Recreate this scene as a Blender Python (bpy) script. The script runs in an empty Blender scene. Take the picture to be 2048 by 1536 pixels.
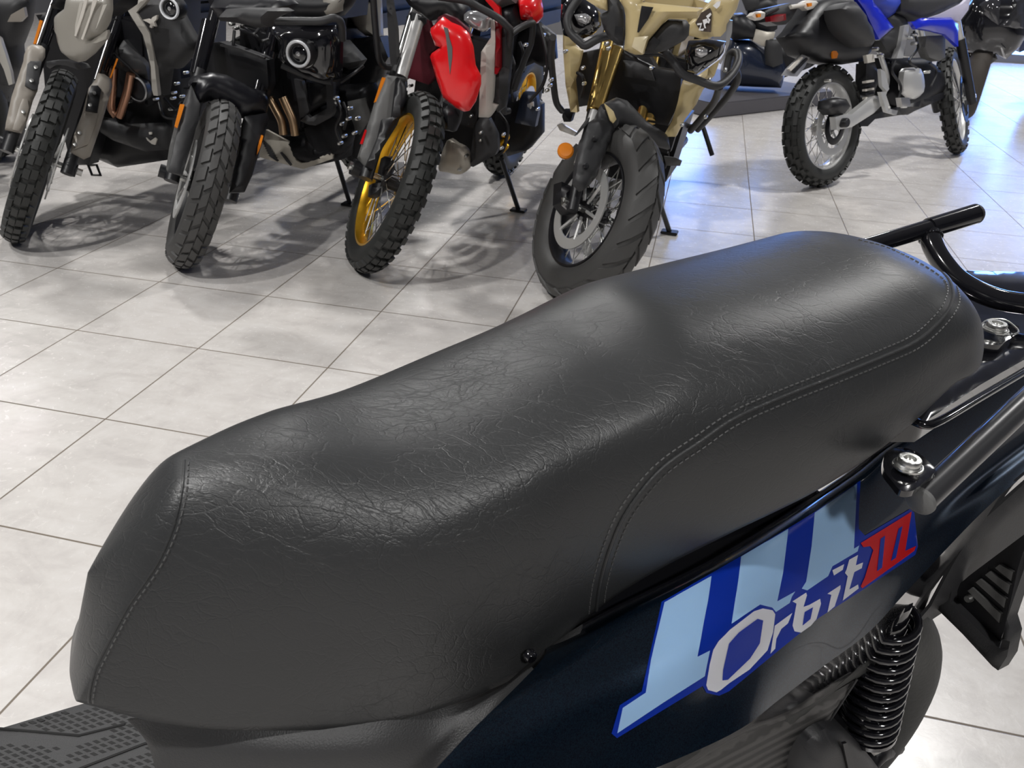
import bpy, bmesh, math, random
import numpy as np
from mathutils import Vector, Matrix
from mathutils.bvhtree import BVHTree
from mathutils.geometry import delaunay_2d_cdt
random.seed(7)
PI=math.pi
scn=bpy.context.scene
COL=scn.collection
# ------------------------------------------------------------------ camera
TS=0.43                                   # floor tile size (m)
F_PX=1581.43
PITCH,ROLL,YAW=0.511749,0.0405064,0.2127109
CAM=Vector((5.27402759*TS,-5.4435622*TS,2.63958762*TS))
def _basis():
    cp,sp,cr,sr,cy,sy=math.cos(PITCH),math.sin(PITCH),math.cos(ROLL),math.sin(ROLL),math.cos(YAW),math.sin(YAW)
    f=Vector((0,cp,-sp)); u=Vector((0,sp,cp)); r=Vector((1,0,0))
    r2=cr*r+sr*u; u2=-sr*r+cr*u
    Y=Matrix(((cy,-sy,0),(sy,cy,0),(0,0,1)))
    return Y@r2,Y@u2,Y@f
CR,CU,CF=_basis()
cd=bpy.data.cameras.new('camera'); cam=bpy.data.objects.new('camera',cd); COL.objects.link(cam)
cd.sensor_width=36; cd.lens=F_PX/2048*36; cd.clip_start=0.05; cd.clip_end=60
cam.matrix_world=Matrix((( CR.x,CU.x,-CF.x,CAM.x),(CR.y,CU.y,-CF.y,CAM.y),(CR.z,CU.z,-CF.z,CAM.z),(0,0,0,1)))
cd.dof.use_dof=True; cd.dof.focus_distance=0.95; cd.dof.aperture_fstop=22.0
scn.camera=cam
# ------------------------------------------------------------------ light
w=bpy.data.worlds.new('world'); scn.world=w; w.use_nodes=True
w.node_tree.nodes['Background'].inputs[0].default_value=(0.80,0.86,1.0,1); w.node_tree.nodes['Background'].inputs[1].default_value=0.14
scn.view_settings.view_transform='Standard'; scn.view_settings.look='None'
scn.view_settings.gamma=1; scn.view_settings.use_curve_mapping=False
scn.view_settings.exposure=-0.12
CEIL=4.6
def lamp(name,loc,power,size,color=(1,0.985,0.965),spread=150):
    l=bpy.data.lights.new(name,'AREA'); l.shape='DISK'; l.size=size; l.energy=power; l.color=color; l.spread=math.radians(spread)
    o=bpy.data.objects.new(name,l); COL.objects.link(o); o.location=loc; return o
LAMPS=[((0.0,-3.3,CEIL-.05),125,.14),((-.5,-1.85,CEIL-.05),55,.14),((-6.0,4.8,CEIL-.05),50,.25),((-.6,2.6,CEIL-.05),105,.4),((4.4,2.2,CEIL-.05),115,.4),
       ((3.9,-4.9,CEIL-.05),140,.55),((-1.0,8.3,CEIL-.05),110,.6),((3.2,8.6,CEIL-.05),110,.6),((7.0,7.0,CEIL-.05),110,.6),((8.6,2.5,CEIL-.05),90,.6),((-3.2,.6,CEIL-.05),50,.4)]  # first lamp on this line is fill, added to brighten the side decal
for i,(p,e,s) in enumerate(LAMPS): lamp('ceiling_spot',p,e,s)

# ------------------------------------------------------------------ materials
MATS={}
def mat(name,color,rough=.5,metal=0.,coat=0.,bump=0.,bscale=60.,spec=.5,vary=0.,emis=None,aniso=0,coatr=.04):
    if name in MATS: return MATS[name]
    m=bpy.data.materials.new(name); m.use_nodes=True; nt=m.node_tree; b=nt.nodes['Principled BSDF']
    b.inputs['Base Color'].default_value=(*color,1); b.inputs['Roughness'].default_value=rough; b.inputs['Metallic'].default_value=metal
    b.inputs['Coat Weight'].default_value=coat; b.inputs['Coat Roughness'].default_value=coatr; b.inputs['Specular IOR Level'].default_value=spec
    tc=nt.nodes.new('ShaderNodeTexCoord'); nz=nt.nodes.new('ShaderNodeTexNoise'); nz.inputs['Scale'].default_value=bscale; nz.inputs['Detail'].default_value=4
    nt.links.new(tc.outputs['Object'],nz.inputs['Vector'])
    v=vary if vary else .08
    mr=nt.nodes.new('ShaderNodeMapRange'); mr.inputs[3].default_value=max(0.02,rough*(1-v)); mr.inputs[4].default_value=min(1,rough*(1+v))
    nt.links.new(nz.outputs['Fac'],mr.inputs[0]); nt.links.new(mr.outputs[0],b.inputs['Roughness'])
    if bump:
        bp=nt.nodes.new('ShaderNodeBump'); bp.inputs['Strength'].default_value=bump; bp.inputs['Distance'].default_value=.002
        nt.links.new(nz.outputs['Fac'],bp.inputs['Height']); nt.links.new(bp.outputs[0],b.inputs['Normal'])
    if emis:
        b.inputs['Emission Color'].default_value=(*emis[:3],1); b.inputs['Emission Strength'].default_value=emis[3]
    MATS[name]=m; return m
def s2l(r,g,b): 
    f=lambda c:(c/255/12.92) if c<11 else ((c/255+.055)/1.055)**2.4
    return (f(r),f(g),f(b))
M_rub=mat('tyre_rubber',(.020,.021,.020),.55,bump=.25,bscale=150)
M_rub2=mat('road_tyre_rubber',(.05,.049,.048),.55,bump=.15,bscale=150)
M_blk=mat('black_plastic',(.007,.007,.009),.42,bump=.1,bscale=400)
M_mblk=mat('matte_black_paint',(.006,.006,.009),.33)
M_gblk=mat('gloss_black_paint',(.006,.006,.008),.12,coat=1)
M_dgry=mat('dark_grey_plastic',(.026,.026,.028),.5,bump=.15,bscale=500)
M_mgry=mat('mid_grey_plastic',(.12,.12,.118),.5,bump=.1,bscale=400)
M_eng=mat('dark_engine_metal',(.016,.016,.018),.38,metal=.6,bump=.3,bscale=80)
M_alu=mat('brushed_aluminium',(.62,.61,.59),.35,metal=1,bump=.1,bscale=200)
M_chr=mat('chrome',(.8,.79,.77),.12,metal=1)
M_stl=mat('steel_bolt',(.66,.66,.64),.28,metal=1,bump=.1,bscale=300)
M_gold=mat('gold_anodised_rim',(.85,.46,.03),.3,metal=.85)
M_gfork=mat('gold_fork_tube',(.72,.50,.17),.22,metal=1)
M_cop=mat('copper_exhaust',(.55,.30,.2),.35,metal=1)
M_bgold=mat('tan_exhaust',(.60,.42,.26),.35,metal=1)
M_gry=mat('warm_grey_paint',s2l(150,146,138),.38,coat=.3)
M_grd=mat('fork_guard_plastic',s2l(150,143,134),.42)
M_lgry=mat('light_grey_plastic',s2l(186,182,174),.45)
M_white=mat('white_plastic',s2l(205,200,192),.4)
M_red=mat('red_paint',(.80,.008,.012),.25,coat=.6)
M_mar=mat('maroon_grille',(.10,.004,.014),.5)
M_beige=mat('sand_beige_paint',s2l(205,186,138),.33,coat=.4)
M_blue=mat('blue_plastic',(.006,.02,.55),.25,coat=.5)
M_amb=mat('amber_reflector',(.75,.22,.01),.3)
M_dred=mat('red_lens',(.22,.005,.01),.25)
M_lens=mat('clear_lens',(.55,.55,.56),.12,metal=.6)
M_ring=mat('white_lamp_ring',(.8,.82,.85),.3)
M_slv=mat('silver_paint',(.62,.62,.61),.34,metal=.55)
M_lav=mat('lavender_graphic',(.45,.43,.55),.4)
M_skid=mat('cast_aluminium',s2l(190,184,172),.45,metal=.35,bump=.2,bscale=200)

def floor_mat():
    m=bpy.data.materials.new('floor_tiles'); m.use_nodes=True; nt=m.node_tree; N=nt.nodes; L=nt.links; b=N['Principled BSDF']
    def n(t,**k):
        x=N.new(t)
        for a,v in k.items(): setattr(x,a,v)
        return x
    def math_(op,a,bv=None,c=None):
        x=n('ShaderNodeMath',operation=op)
        for i,v in enumerate((a,bv,c)):
            if v is None: continue
            if isinstance(v,(int,float)): x.inputs[i].default_value=v
            else: L.new(v,x.inputs[i])
        return x.outputs[0]
    g=n('ShaderNodeNewGeometry'); sx=n('ShaderNodeSeparateXYZ'); L.new(g.outputs['Position'],sx.inputs[0])
    ux=math_('DIVIDE',sx.outputs[0],TS); uy=math_('DIVIDE',sx.outputs[1],TS)
    def edge(u):
        fr=math_('FRACT',u); a=math_('SUBTRACT',fr,.5); a=math_('ABSOLUTE',a); return math_('SUBTRACT',.5,a)
    d=math_('MINIMUM',edge(ux),edge(uy))
    gr=n('ShaderNodeMapRange'); gr.inputs[1].default_value=.0038; gr.inputs[2].default_value=.0062; L.new(d,gr.inputs[0])   # 0 in grout
    cx=n('ShaderNodeCombineXYZ'); L.new(math_('FLOOR',ux),cx.inputs[0]); L.new(math_('FLOOR',uy),cx.inputs[1])
    wn=n('ShaderNodeTexWhiteNoise'); L.new(cx.outputs[0],wn.inputs[0])
    vm=n('ShaderNodeVectorMath',operation='MULTIPLY_ADD'); L.new(wn.outputs['Color'],vm.inputs[0]); vm.inputs[1].default_value=(7,7,7); L.new(g.outputs['Position'],vm.inputs[2])
    n1=n('ShaderNodeTexNoise'); n1.inputs['Scale'].default_value=5; n1.inputs['Detail'].default_value=9; n1.inputs['Roughness'].default_value=.68; n1.inputs['Distortion'].default_value=1.4; L.new(vm.outputs[0],n1.inputs['Vector'])
    n2=n('ShaderNodeTexNoise'); n2.inputs['Scale'].default_value=42; n2.inputs['Detail'].default_value=6; n2.inputs['Roughness'].default_value=.7; n2.inputs['Distortion'].default_value=.8; L.new(vm.outputs[0],n2.inputs['Vector'])
    mp=n('ShaderNodeMapping'); mp.inputs['Scale'].default_value=(2.2,7,1); mp.inputs['Rotation'].default_value=(0,0,.5); L.new(vm.outputs[0],mp.inputs[0])
    n3=n('ShaderNodeTexNoise'); n3.inputs['Scale'].default_value=3; n3.inputs['Detail'].default_value=7; n3.inputs['Distortion'].default_value=1; L.new(mp.outputs[0],n3.inputs['Vector'])
    mx=math_('MULTIPLY_ADD',n1.outputs['Fac'],.55,math_('MULTIPLY_ADD',n3.outputs['Fac'],.3,math_('MULTIPLY',n2.outputs['Fac'],.15)))
    rmp=n('ShaderNodeValToRGB'); e=rmp.color_ramp.elements
    e[0].position=.34; e[0].color=(*s2l(182,177,174),1); e[1].position=.66; e[1].color=(*s2l(209,206,203),1)
    x=e.new(.5); x.color=(*s2l(199,195,191),1)
    L.new(mx,rmp.inputs[0])
    mc=n('ShaderNodeMix',data_type='RGBA'); mc.inputs[6].default_value=(*s2l(112,102,90),1); L.new(gr.outputs[0],mc.inputs[0]); L.new(rmp.outputs[0],mc.inputs[7])
    L.new(mc.outputs[2],b.inputs['Base Color'])
    rr=n('ShaderNodeMapRange'); rr.inputs[3].default_value=.6; rr.inputs[4].default_value=.20; L.new(gr.outputs[0],rr.inputs[0])
    r2=math_('MULTIPLY_ADD',n2.outputs['Fac'],.12,rr.outputs[0]); L.new(r2,b.inputs['Roughness'])
    bp=n('ShaderNodeBump'); bp.inputs['Strength'].default_value=.6; bp.inputs['Distance'].default_value=.0015
    L.new(math_('MULTIPLY_ADD',n2.outputs['Fac'],.18,gr.outputs[0]),bp.inputs['Height']); L.new(bp.outputs[0],b.inputs['Normal'])
    b.inputs['Specular IOR Level'].default_value=.55
    return m
def leather_mat():
    m=bpy.data.materials.new('black_grained_vinyl'); m.use_nodes=True; nt=m.node_tree; N=nt.nodes; L=nt.links; b=N['Principled BSDF']
    b.inputs['Base Color'].default_value=(.029,.030,.031,1); b.inputs['Roughness'].default_value=.40; b.inputs['Specular IOR Level'].default_value=.5
    g=N.new('ShaderNodeNewGeometry')
    mp=N.new('ShaderNodeMapping'); mp.inputs['Rotation'].default_value=(0,0,-.60); mp.inputs['Scale'].default_value=(1,2.3,1.4); L.new(g.outputs['Position'],mp.inputs[0])
    # crease lines: warped voronoi edges
    nz=N.new('ShaderNodeTexNoise'); nz.inputs['Scale'].default_value=16; nz.inputs['Detail'].default_value=5; L.new(mp.outputs[0],nz.inputs['Vector'])
    va=N.new('ShaderNodeVectorMath'); va.operation='MULTIPLY_ADD'; va.inputs[1].default_value=(.06,.06,.06); L.new(nz.outputs['Color'],va.inputs[0]); L.new(mp.outputs[0],va.inputs[2])
    hs=[]
    for sc,wt,ed in ((34,.75,.045),(78,.40,.07),(190,.25,.12)):
        vo=N.new('ShaderNodeTexVoronoi'); vo.feature='DISTANCE_TO_EDGE'; vo.inputs['Scale'].default_value=sc; vo.inputs['Randomness'].default_value=1; L.new(va.outputs[0],vo.inputs['Vector'])
        mr=N.new('ShaderNodeMapRange'); mr.inputs[1].default_value=0; mr.inputs[2].default_value=ed; mr.inputs[4].default_value=wt; L.new(vo.outputs['Distance'],mr.inputs[0]); hs.append(mr.outputs[0])
    mk=N.new('ShaderNodeTexNoise'); mk.inputs['Scale'].default_value=7; mk.inputs['Detail'].default_value=3; L.new(g.outputs['Position'],mk.inputs['Vector'])
    mm=N.new('ShaderNodeMapRange'); mm.inputs[1].default_value=.40; mm.inputs[2].default_value=.62; mm.inputs[3].default_value=.3; mm.inputs[4].default_value=1; L.new(mk.outputs['Fac'],mm.inputs[0])
    a=N.new('ShaderNodeMath'); L.new(hs[0],a.inputs[0]); L.new(hs[1],a.inputs[1])
    a2=N.new('ShaderNodeMath'); L.new(a.outputs[0],a2.inputs[0]); L.new(hs[2],a2.inputs[1])
    mu=N.new('ShaderNodeMath'); mu.operation='MULTIPLY'; L.new(a2.outputs[0],mu.inputs[0]); L.new(mm.outputs[0],mu.inputs[1])
    fn=N.new('ShaderNodeTexNoise'); fn.inputs['Scale'].default_value=900; fn.inputs['Detail'].default_value=2; L.new(g.outputs['Position'],fn.inputs['Vector'])
    a3=N.new('ShaderNodeMath'); a3.operation='MULTIPLY_ADD'; L.new(fn.outputs['Fac'],a3.inputs[0]); a3.inputs[1].default_value=.22; L.new(mu.outputs[0],a3.inputs[2])
    bp=N.new('ShaderNodeBump'); bp.inputs['Strength'].default_value=.38; bp.inputs['Distance'].default_value=.0006; L.new(a3.outputs[0],bp.inputs['Height']); L.new(bp.outputs[0],b.inputs['Normal'])
    return m
def metallic_mat():
    m=bpy.data.materials.new('metallic_midnight_blue'); m.use_nodes=True; nt=m.node_tree; N=nt.nodes; L=nt.links; b=N['Principled BSDF']
    g=N.new('ShaderNodeNewGeometry'); vo=N.new('ShaderNodeTexVoronoi'); vo.inputs['Scale'].default_value=1500; L.new(g.outputs['Position'],vo.inputs['Vector'])
    r=N.new('ShaderNodeValToRGB'); r.color_ramp.elements[0].color=(.003,.003,.010,1); r.color_ramp.elements[1].color=(.010,.030,.055,1); L.new(vo.outputs['Color'],r.inputs[0]); L.new(r.outputs[0],b.inputs['Base Color'])
    b.inputs['Metallic'].default_value=.8; b.inputs['Roughness'].default_value=.30; b.inputs['Coat Weight'].default_value=1; b.inputs['Coat Roughness'].default_value=.03
    return m
def carbon_mat():
    m=bpy.data.materials.new('carbon_weave_film'); m.use_nodes=True; nt=m.node_tree; N=nt.nodes; L=nt.links; b=N['Principled BSDF']
    g=N.new('ShaderNodeNewGeometry'); mp=N.new('ShaderNodeMapping'); mp.inputs['Rotation'].default_value=(.3,.5,.9); L.new(g.outputs['Position'],mp.inputs[0])
    wv=N.new('ShaderNodeTexWave'); wv.inputs['Scale'].default_value=38; wv.inputs['Distortion'].default_value=.3; L.new(mp.outputs[0],wv.inputs['Vector'])
    r=N.new('ShaderNodeValToRGB'); r.color_ramp.elements[0].color=(.012,.012,.012,1); r.color_ramp.elements[1].color=(.05,.048,.047,1); r.color_ramp.elements[0].position=.3; r.color_ramp.elements[1].position=.7
    L.new(wv.outputs['Fac'],r.inputs[0]); L.new(r.outputs[0],b.inputs['Base Color']); b.inputs['Roughness'].default_value=.42
    bp=N.new('ShaderNodeBump'); bp.inputs['Strength'].default_value=.5; bp.inputs['Distance'].default_value=.001; L.new(wv.outputs['Fac'],bp.inputs['Height']); L.new(bp.outputs[0],b.inputs['Normal'])
    return m
M_floor=floor_mat(); M_seat=leather_mat(); M_body=metallic_mat(); M_carb=carbon_mat()
M_thr=mat('seam_thread',(.075,.075,.075),.5)
M_dkb=mat('decal_royal_blue',(.006,.045,.50),.3,coat=.25)
M_ltb=mat('decal_sky_blue',s2l(186,224,255),.35,coat=.25)
M_wht=mat('decal_white',s2l(250,250,252),.35,coat=.25)
M_dr=mat('decal_red',(.82,.006,.012),.35,coat=.25)
M_trim=mat('charcoal_trim_plastic',(.036,.036,.037),.48,bump=.25,bscale=700)
M_wall=mat('wall_paint',(.16,.16,.17),.8,bump=.1,bscale=30)
M_ceil=mat('ceiling_paint',(.16,.16,.16),.9,bump=.1,bscale=30)

# ------------------------------------------------------------------ helpers
def ray(px): return CF+(px[0]-1024)/F_PX*CR-(px[1]-768)/F_PX*CU
def hit(px,o,n):
    d=ray(px); t=(o-CAM).dot(n)/d.dot(n); return CAM+d*t
def atdepth(px,D): return CAM+ray(px)*D
def empty(name,loc,label,cat,group=None):
    o=bpy.data.objects.new(name,None); COL.objects.link(o); o.location=loc; o.empty_display_size=.1
    o['label']=label; o['category']=cat
    if group: o['group']=group
    return o
def link(name,bm,m,parent=None,smooth=True,angle=40,label=None,kind=None):
    me=bpy.data.meshes.new(name); bm.normal_update(); bm.to_mesh(me); bm.free()
    if smooth:
        me.shade_smooth(); me.set_sharp_from_angle(angle=math.radians(angle))
    me.materials.append(m)
    o=bpy.data.objects.new(name,me); COL.objects.link(o)
    if parent:
        o.parent=parent; base=parent
        loc=Vector((0,0,0))
        while base is not None:
            if base.type=='EMPTY': loc+=base.location
            base=base.parent
        if parent.type=='EMPTY': o.matrix_parent_inverse=Matrix.Translation(-parent.location)
    if label: o['label']=label
    if kind: o['kind']=kind
    return o
def catmull(P,n=6,closed=False):
    P=[Vector(p) for p in P]; out=[]; N=len(P)
    rng=range(N if closed else N-1)
    for i in rng:
        p0=P[(i-1)%N] if (closed or i>0) else P[0]*2-P[1]; p1=P[i]; p2=P[(i+1)%N]; p3=P[(i+2)%N] if (closed or i+2<N) else P[-1]*2-P[-2]
        for k in range(n):
            t=k/n; out.append(.5*((2*p1)+(p2-p0)*t+(2*p0-5*p1+4*p2-p3)*t*t+(3*p1-p0-3*p2+p3)*t**3))
    if not closed: out.append(P[-1])
    return out
def tube_bm(bm,P,r,seg=12,cap=True,closed=False):
    P=[Vector(p) for p in P]; n=len(P); rings=[]; prev=None
    rr=r if isinstance(r,(list,tuple)) else [r]*n
    for i,p in enumerate(P):
        t=(P[(i+1)%n]-P[i-1]) if closed else (P[min(i+1,n-1)]-P[max(i-1,0)])
        t.normalize()
        if prev is None:
            a=t.orthogonal().normalized()
        else: a=(prev-t*prev.dot(t)).normalized()
        prev=a; b=t.cross(a)
        rings.append([bm.verts.new(p+(a*math.cos(2*PI*k/seg)+b*math.sin(2*PI*k/seg))*rr[i]) for k in range(seg)])
    m=n if closed else n-1
    for i in range(m):
        A=rings[i];B=rings[(i+1)%n]
        for k in range(seg): bm.faces.new((A[k],A[(k+1)%seg],B[(k+1)%seg],B[k]))
    if cap and not closed: bm.faces.new(rings[0][::-1]); bm.faces.new(rings[-1])
def tube(name,P,r,m,parent,smooth=0,seg=12,closed=False,label=None):
    bm=bmesh.new()
    if smooth: P=catmull(P,smooth,closed)
    tube_bm(bm,P,r,seg,closed=closed); return link(name,bm,m,parent,label=label)
def lathe_bm(bm,c,ax,prof,seg=32,ref=None,closed_prof=False):
    """prof: list of (radius, along axis)"""
    ax=ax.normalized(); a=(ref if ref else ax.orthogonal()).normalized(); b=ax.cross(a); R=[]
    for k in range(seg):
        t=2*PI*k/seg; d=a*math.cos(t)+b*math.sin(t)
        R.append([bm.verts.new(c+d*r+ax*h) for r,h in prof])
    n=len(prof); m=n if closed_prof else n-1
    for k in range(seg):
        A=R[k];B=R[(k+1)%seg]
        for i in range(m): 
            try: bm.faces.new((A[i],A[(i+1)%n],B[(i+1)%n],B[i]))
            except ValueError: pass
    bmesh.ops.remove_doubles(bm,verts=bm.verts,dist=1e-6)
    bmesh.ops.recalc_face_normals(bm,faces=bm.faces)
def lathe(name,c,ax,prof,m,parent,seg=32,closed_prof=False,label=None):
    bm=bmesh.new(); lathe_bm(bm,Vector(c),Vector(ax),prof,seg,closed_prof=closed_prof); return link(name,bm,m,parent,label=label)
def box_bm(bm,c,ax,ay,az,sx,sy,sz,bev=0):
    g=bmesh.ops.create_cube(bm,size=1); M=Matrix(((ax.x*sx,ay.x*sy,az.x*sz,c.x),(ax.y*sx,ay.y*sy,az.y*sz,c.y),(ax.z*sx,ay.z*sy,az.z*sz,c.z),(0,0,0,1)))
    bmesh.ops.transform(bm,matrix=M,verts=g['verts'])
    if bev:
        es=list({e for v in g['verts'] for e in v.link_edges}); bmesh.ops.bevel(bm,geom=es,offset=bev,segments=2,affect='EDGES',clamp_overlap=True)
def pillow(name,poly,o,n,bulge,w,thick,m,parent,smooth=0,step=14,cyl=None,label=None,kind=None,mapper=None):
    """rounded sheet with real thickness whose outline is poly (picture px) on the plane o,n (n towards viewer)"""
    if smooth: poly=[(v.x,v.y) for v in catmull([(x,y,0) for x,y in poly],smooth,True)]
    # densify outline
    D=[]
    for i,(x,y) in enumerate(poly):
        x2,y2=poly[(i+1)%len(poly)]; k=max(1,int(math.hypot(x2-x,y2-y)/step))
        for j in range(k): D.append((x+(x2-x)*j/k,y+(y2-y)*j/k))
    A=np.array(D); xs,ys=A[:,0],A[:,1]
    pts=[Vector(p) for p in D]; 
    gx=np.arange(xs.min()+step*.5,xs.max(),step); gy=np.arange(ys.min()+step*.5,ys.max(),step)
    B=np.roll(A,-1,0)
    def dist(p):
        ab=B-A; t=np.clip(((p-A)*ab).sum(1)/((ab**2).sum(1)+1e-9),0,1); return np.sqrt((((p-A)-t[:,None]*ab)**2).sum(1)).min()
    def inside(p):
        c=((A[:,1]>p[1])!=(B[:,1]>p[1]))&(p[0]<(B[:,0]-A[:,0])*(p[1]-A[:,1])/(B[:,1]-A[:,1]+1e-12)+A[:,0]); return c.sum()%2==1
    for x in gx:
        for y in gy:
            p=np.array((x,y))
            if inside(p) and dist(p)>step*.4: pts.append(Vector((x,y)))
    nb=len(D)
    vs,es,fs,*_=delaunay_2d_cdt(pts,[(i,(i+1)%nb) for i in range(nb)],[list(range(nb))],1,1e-5)
    bm=bmesh.new(); V=[];VB=[]
    n=Vector(n).normalized() if n is not None else None
    for v in vs:
        d=dist(np.array(v)); q=min(d/w,1) if w else 1
        h=bulge*math.sqrt(max(0,1-(1-q)**2))
        if mapper: P=mapper((v.x,v.y)); V.append(bm.verts.new(P[0]+P[1]*(thick+h))); VB.append((P[0],P[1]))
        else:
            P=hit((v.x,v.y),o,n)
            if cyl: 
                k=(P-o).dot(cyl[0]); P=P-n*(k*k*cyl[1])
            V.append(bm.verts.new(P+n*h))
            VB.append((P,n))
    top=[]
    for fc in fs:
        try: top.append(bm.faces.new([V[i] for i in fc]))
        except ValueError: pass
    bmesh.ops.recalc_face_normals(bm,faces=top)
    if top and sum((t.normal.dot(CAM-t.calc_center_median()) for t in top))<0: bmesh.ops.reverse_faces(bm,faces=top)
    if mapper:
        if thick>0:
            ret=bmesh.ops.extrude_face_region(bm,geom=top); vv=[g for g in ret['geom'] if isinstance(g,bmesh.types.BMVert)]
            for v in vv: pass
    elif thick>0:
        ret=bmesh.ops.extrude_face_region(bm,geom=top,use_keep_orig=True); vv=[g for g in ret['geom'] if isinstance(g,bmesh.types.BMVert)]
        for v in vv: 
            # push the copy to the back
            v.co-=n*thick
        ff=[g for g in ret['geom'] if isinstance(g,bmesh.types.BMFace)]
        bmesh.ops.reverse_faces(bm,faces=ff)
        bmesh.ops.recalc_face_normals(bm,faces=bm.faces)
    return link(name,bm,m,parent,label=label,angle=50,kind=kind)
def Z(k):
    ox,oy,s={1:(0,0,2.7425),2:(300,0,2.7425),3:(640,0,2.56),4:(1020,0,2.56),5:(1460,0,3.483),6:(1400,400,2.1944),7:(1150,900,2.2806),8:(1648,1050,3.16),9:(1748,700,4.267),10:(1700,400,5.12)}[k]
    return lambda *P:[(ox+P[i]/s,oy+P[i+1]/s) for i in range(0,len(P),2)]

# ------------------------------------------------------------------ room shell
def slab(name,x0,x1,y0,y1,z0,z1,m):
    bm=bmesh.new(); box_bm(bm,Vector(((x0+x1)/2,(y0+y1)/2,(z0+z1)/2)),Vector((1,0,0)),Vector((0,1,0)),Vector((0,0,1)),x1-x0,y1-y0,z1-z0)
    o=link(name,bm,m,smooth=False); o['kind']='structure'; return o
X0,X1,Y0,Y1=-7,11,-8,9.5
slab('floor',X0,X1,Y0,Y1,-.1,0,M_floor)
slab('ceiling',X0,X1,Y0,Y1,CEIL,CEIL+.1,M_ceil)
slab('wall_left',X0-.1,X0,Y0,Y1,0,CEIL,M_wall)
slab('wall_front',X0,X1,Y0-.1,Y0,0,CEIL,M_wall)
slab('wall_right',X1,X1+.1,Y0,Y1,0,CEIL,M_wall)
# back wall with two glowing panels, added for the blue reflections on the floor
M_glow=mat('window_daylight',(.1,.1,.1),.2,emis=(.14,.34,1.0,10))
M_frame=mat('window_frame',(.05,.05,.05),.4)
GLOW=[(1.7,3.2,.9,2.4),(5.7,8.4,.1,1.9)]
xs=[X0,GLOW[0][0],GLOW[0][1],GLOW[1][0],GLOW[1][1],X1]
bm=bmesh.new()
def wb(x0,x1,z0,z1): box_bm(bm,Vector(((x0+x1)/2,Y1+.05,(z0+z1)/2)),Vector((1,0,0)),Vector((0,1,0)),Vector((0,0,1)),x1-x0,.1,z1-z0)
for i in (0,2,4): wb(xs[i],xs[i+1],0,CEIL)
for a,b_,c,d in GLOW: wb(a,b_,0,c); wb(a,b_,d,CEIL)
o=link('wall_back',bm,M_wall,smooth=False); o['kind']='structure'
for i,(a,b_,c,d) in enumerate(GLOW):
    bm=bmesh.new(); box_bm(bm,Vector(((a+b_)/2,Y1+.05,(c+d)/2)),Vector((1,0,0)),Vector((0,1,0)),Vector((0,0,1)),b_-a,.02,d-c)
    o=link('window_%d'%(i+1),bm,M_glow,smooth=False); o['kind']='structure'
    bm=bmesh.new()
    nn=3 if i else 2
    for k in range(nn+1): box_bm(bm,Vector((a+(b_-a)*k/nn,Y1+.02,(c+d)/2)),Vector((1,0,0)),Vector((0,1,0)),Vector((0,0,1)),.12,.04,d-c)
    f=link('window_frame',bm,M_frame,o,smooth=False)
# ================================================================== the scooter in front
AL=math.radians(62)
_fw=Vector((-math.sin(YAW),math.cos(YAW),0)); _rt=Vector((math.cos(YAW),math.sin(YAW),0))
SX=math.cos(AL)*_fw+math.sin(AL)*_rt          # rearwards
SY=Vector((SX.y,-SX.x,0))                      # to the scooter's left
UP=Vector((0,0,1))
CG=Vector((CAM.x,CAM.y,0))
KS=0.8; Y0S=-.63*KS
def SW(s,y,z): return CG+SX*s+SY*y+UP*z        # scooter frame -> world
def SP(px,y): return hit(px,CG+SY*y,SY)
def SS(px,s): return hit(px,CG+SX*s,SX)
def SZ(px,z): return hit(px,UP*z,UP)
root=empty('scooter',SW(.45,Y0S,0),'dark navy scooter in the foreground with long black seat and Orbit III side decal','scooter')
SF=np.array([0.0138,0.7213,-0.0383,0.4671,0.7841,-0.959,0.1954,0.2801,-0.63,0.0519,0.0973,0.1366,0.151,0.146,0.1531,0.1638,0.1705,0.1652,0.1515,0.7807,0.794,0.7949,0.8117,0.8349,0.8531,0.8588,0.8632,0.87,0.8799,0.581,0.5312,0.5079,0.5143,0.5564,0.5962,0.6273,0.6575,0.695,0.7395,2.9698,2.1974,0.4186,1.6661,1.2385])
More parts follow.
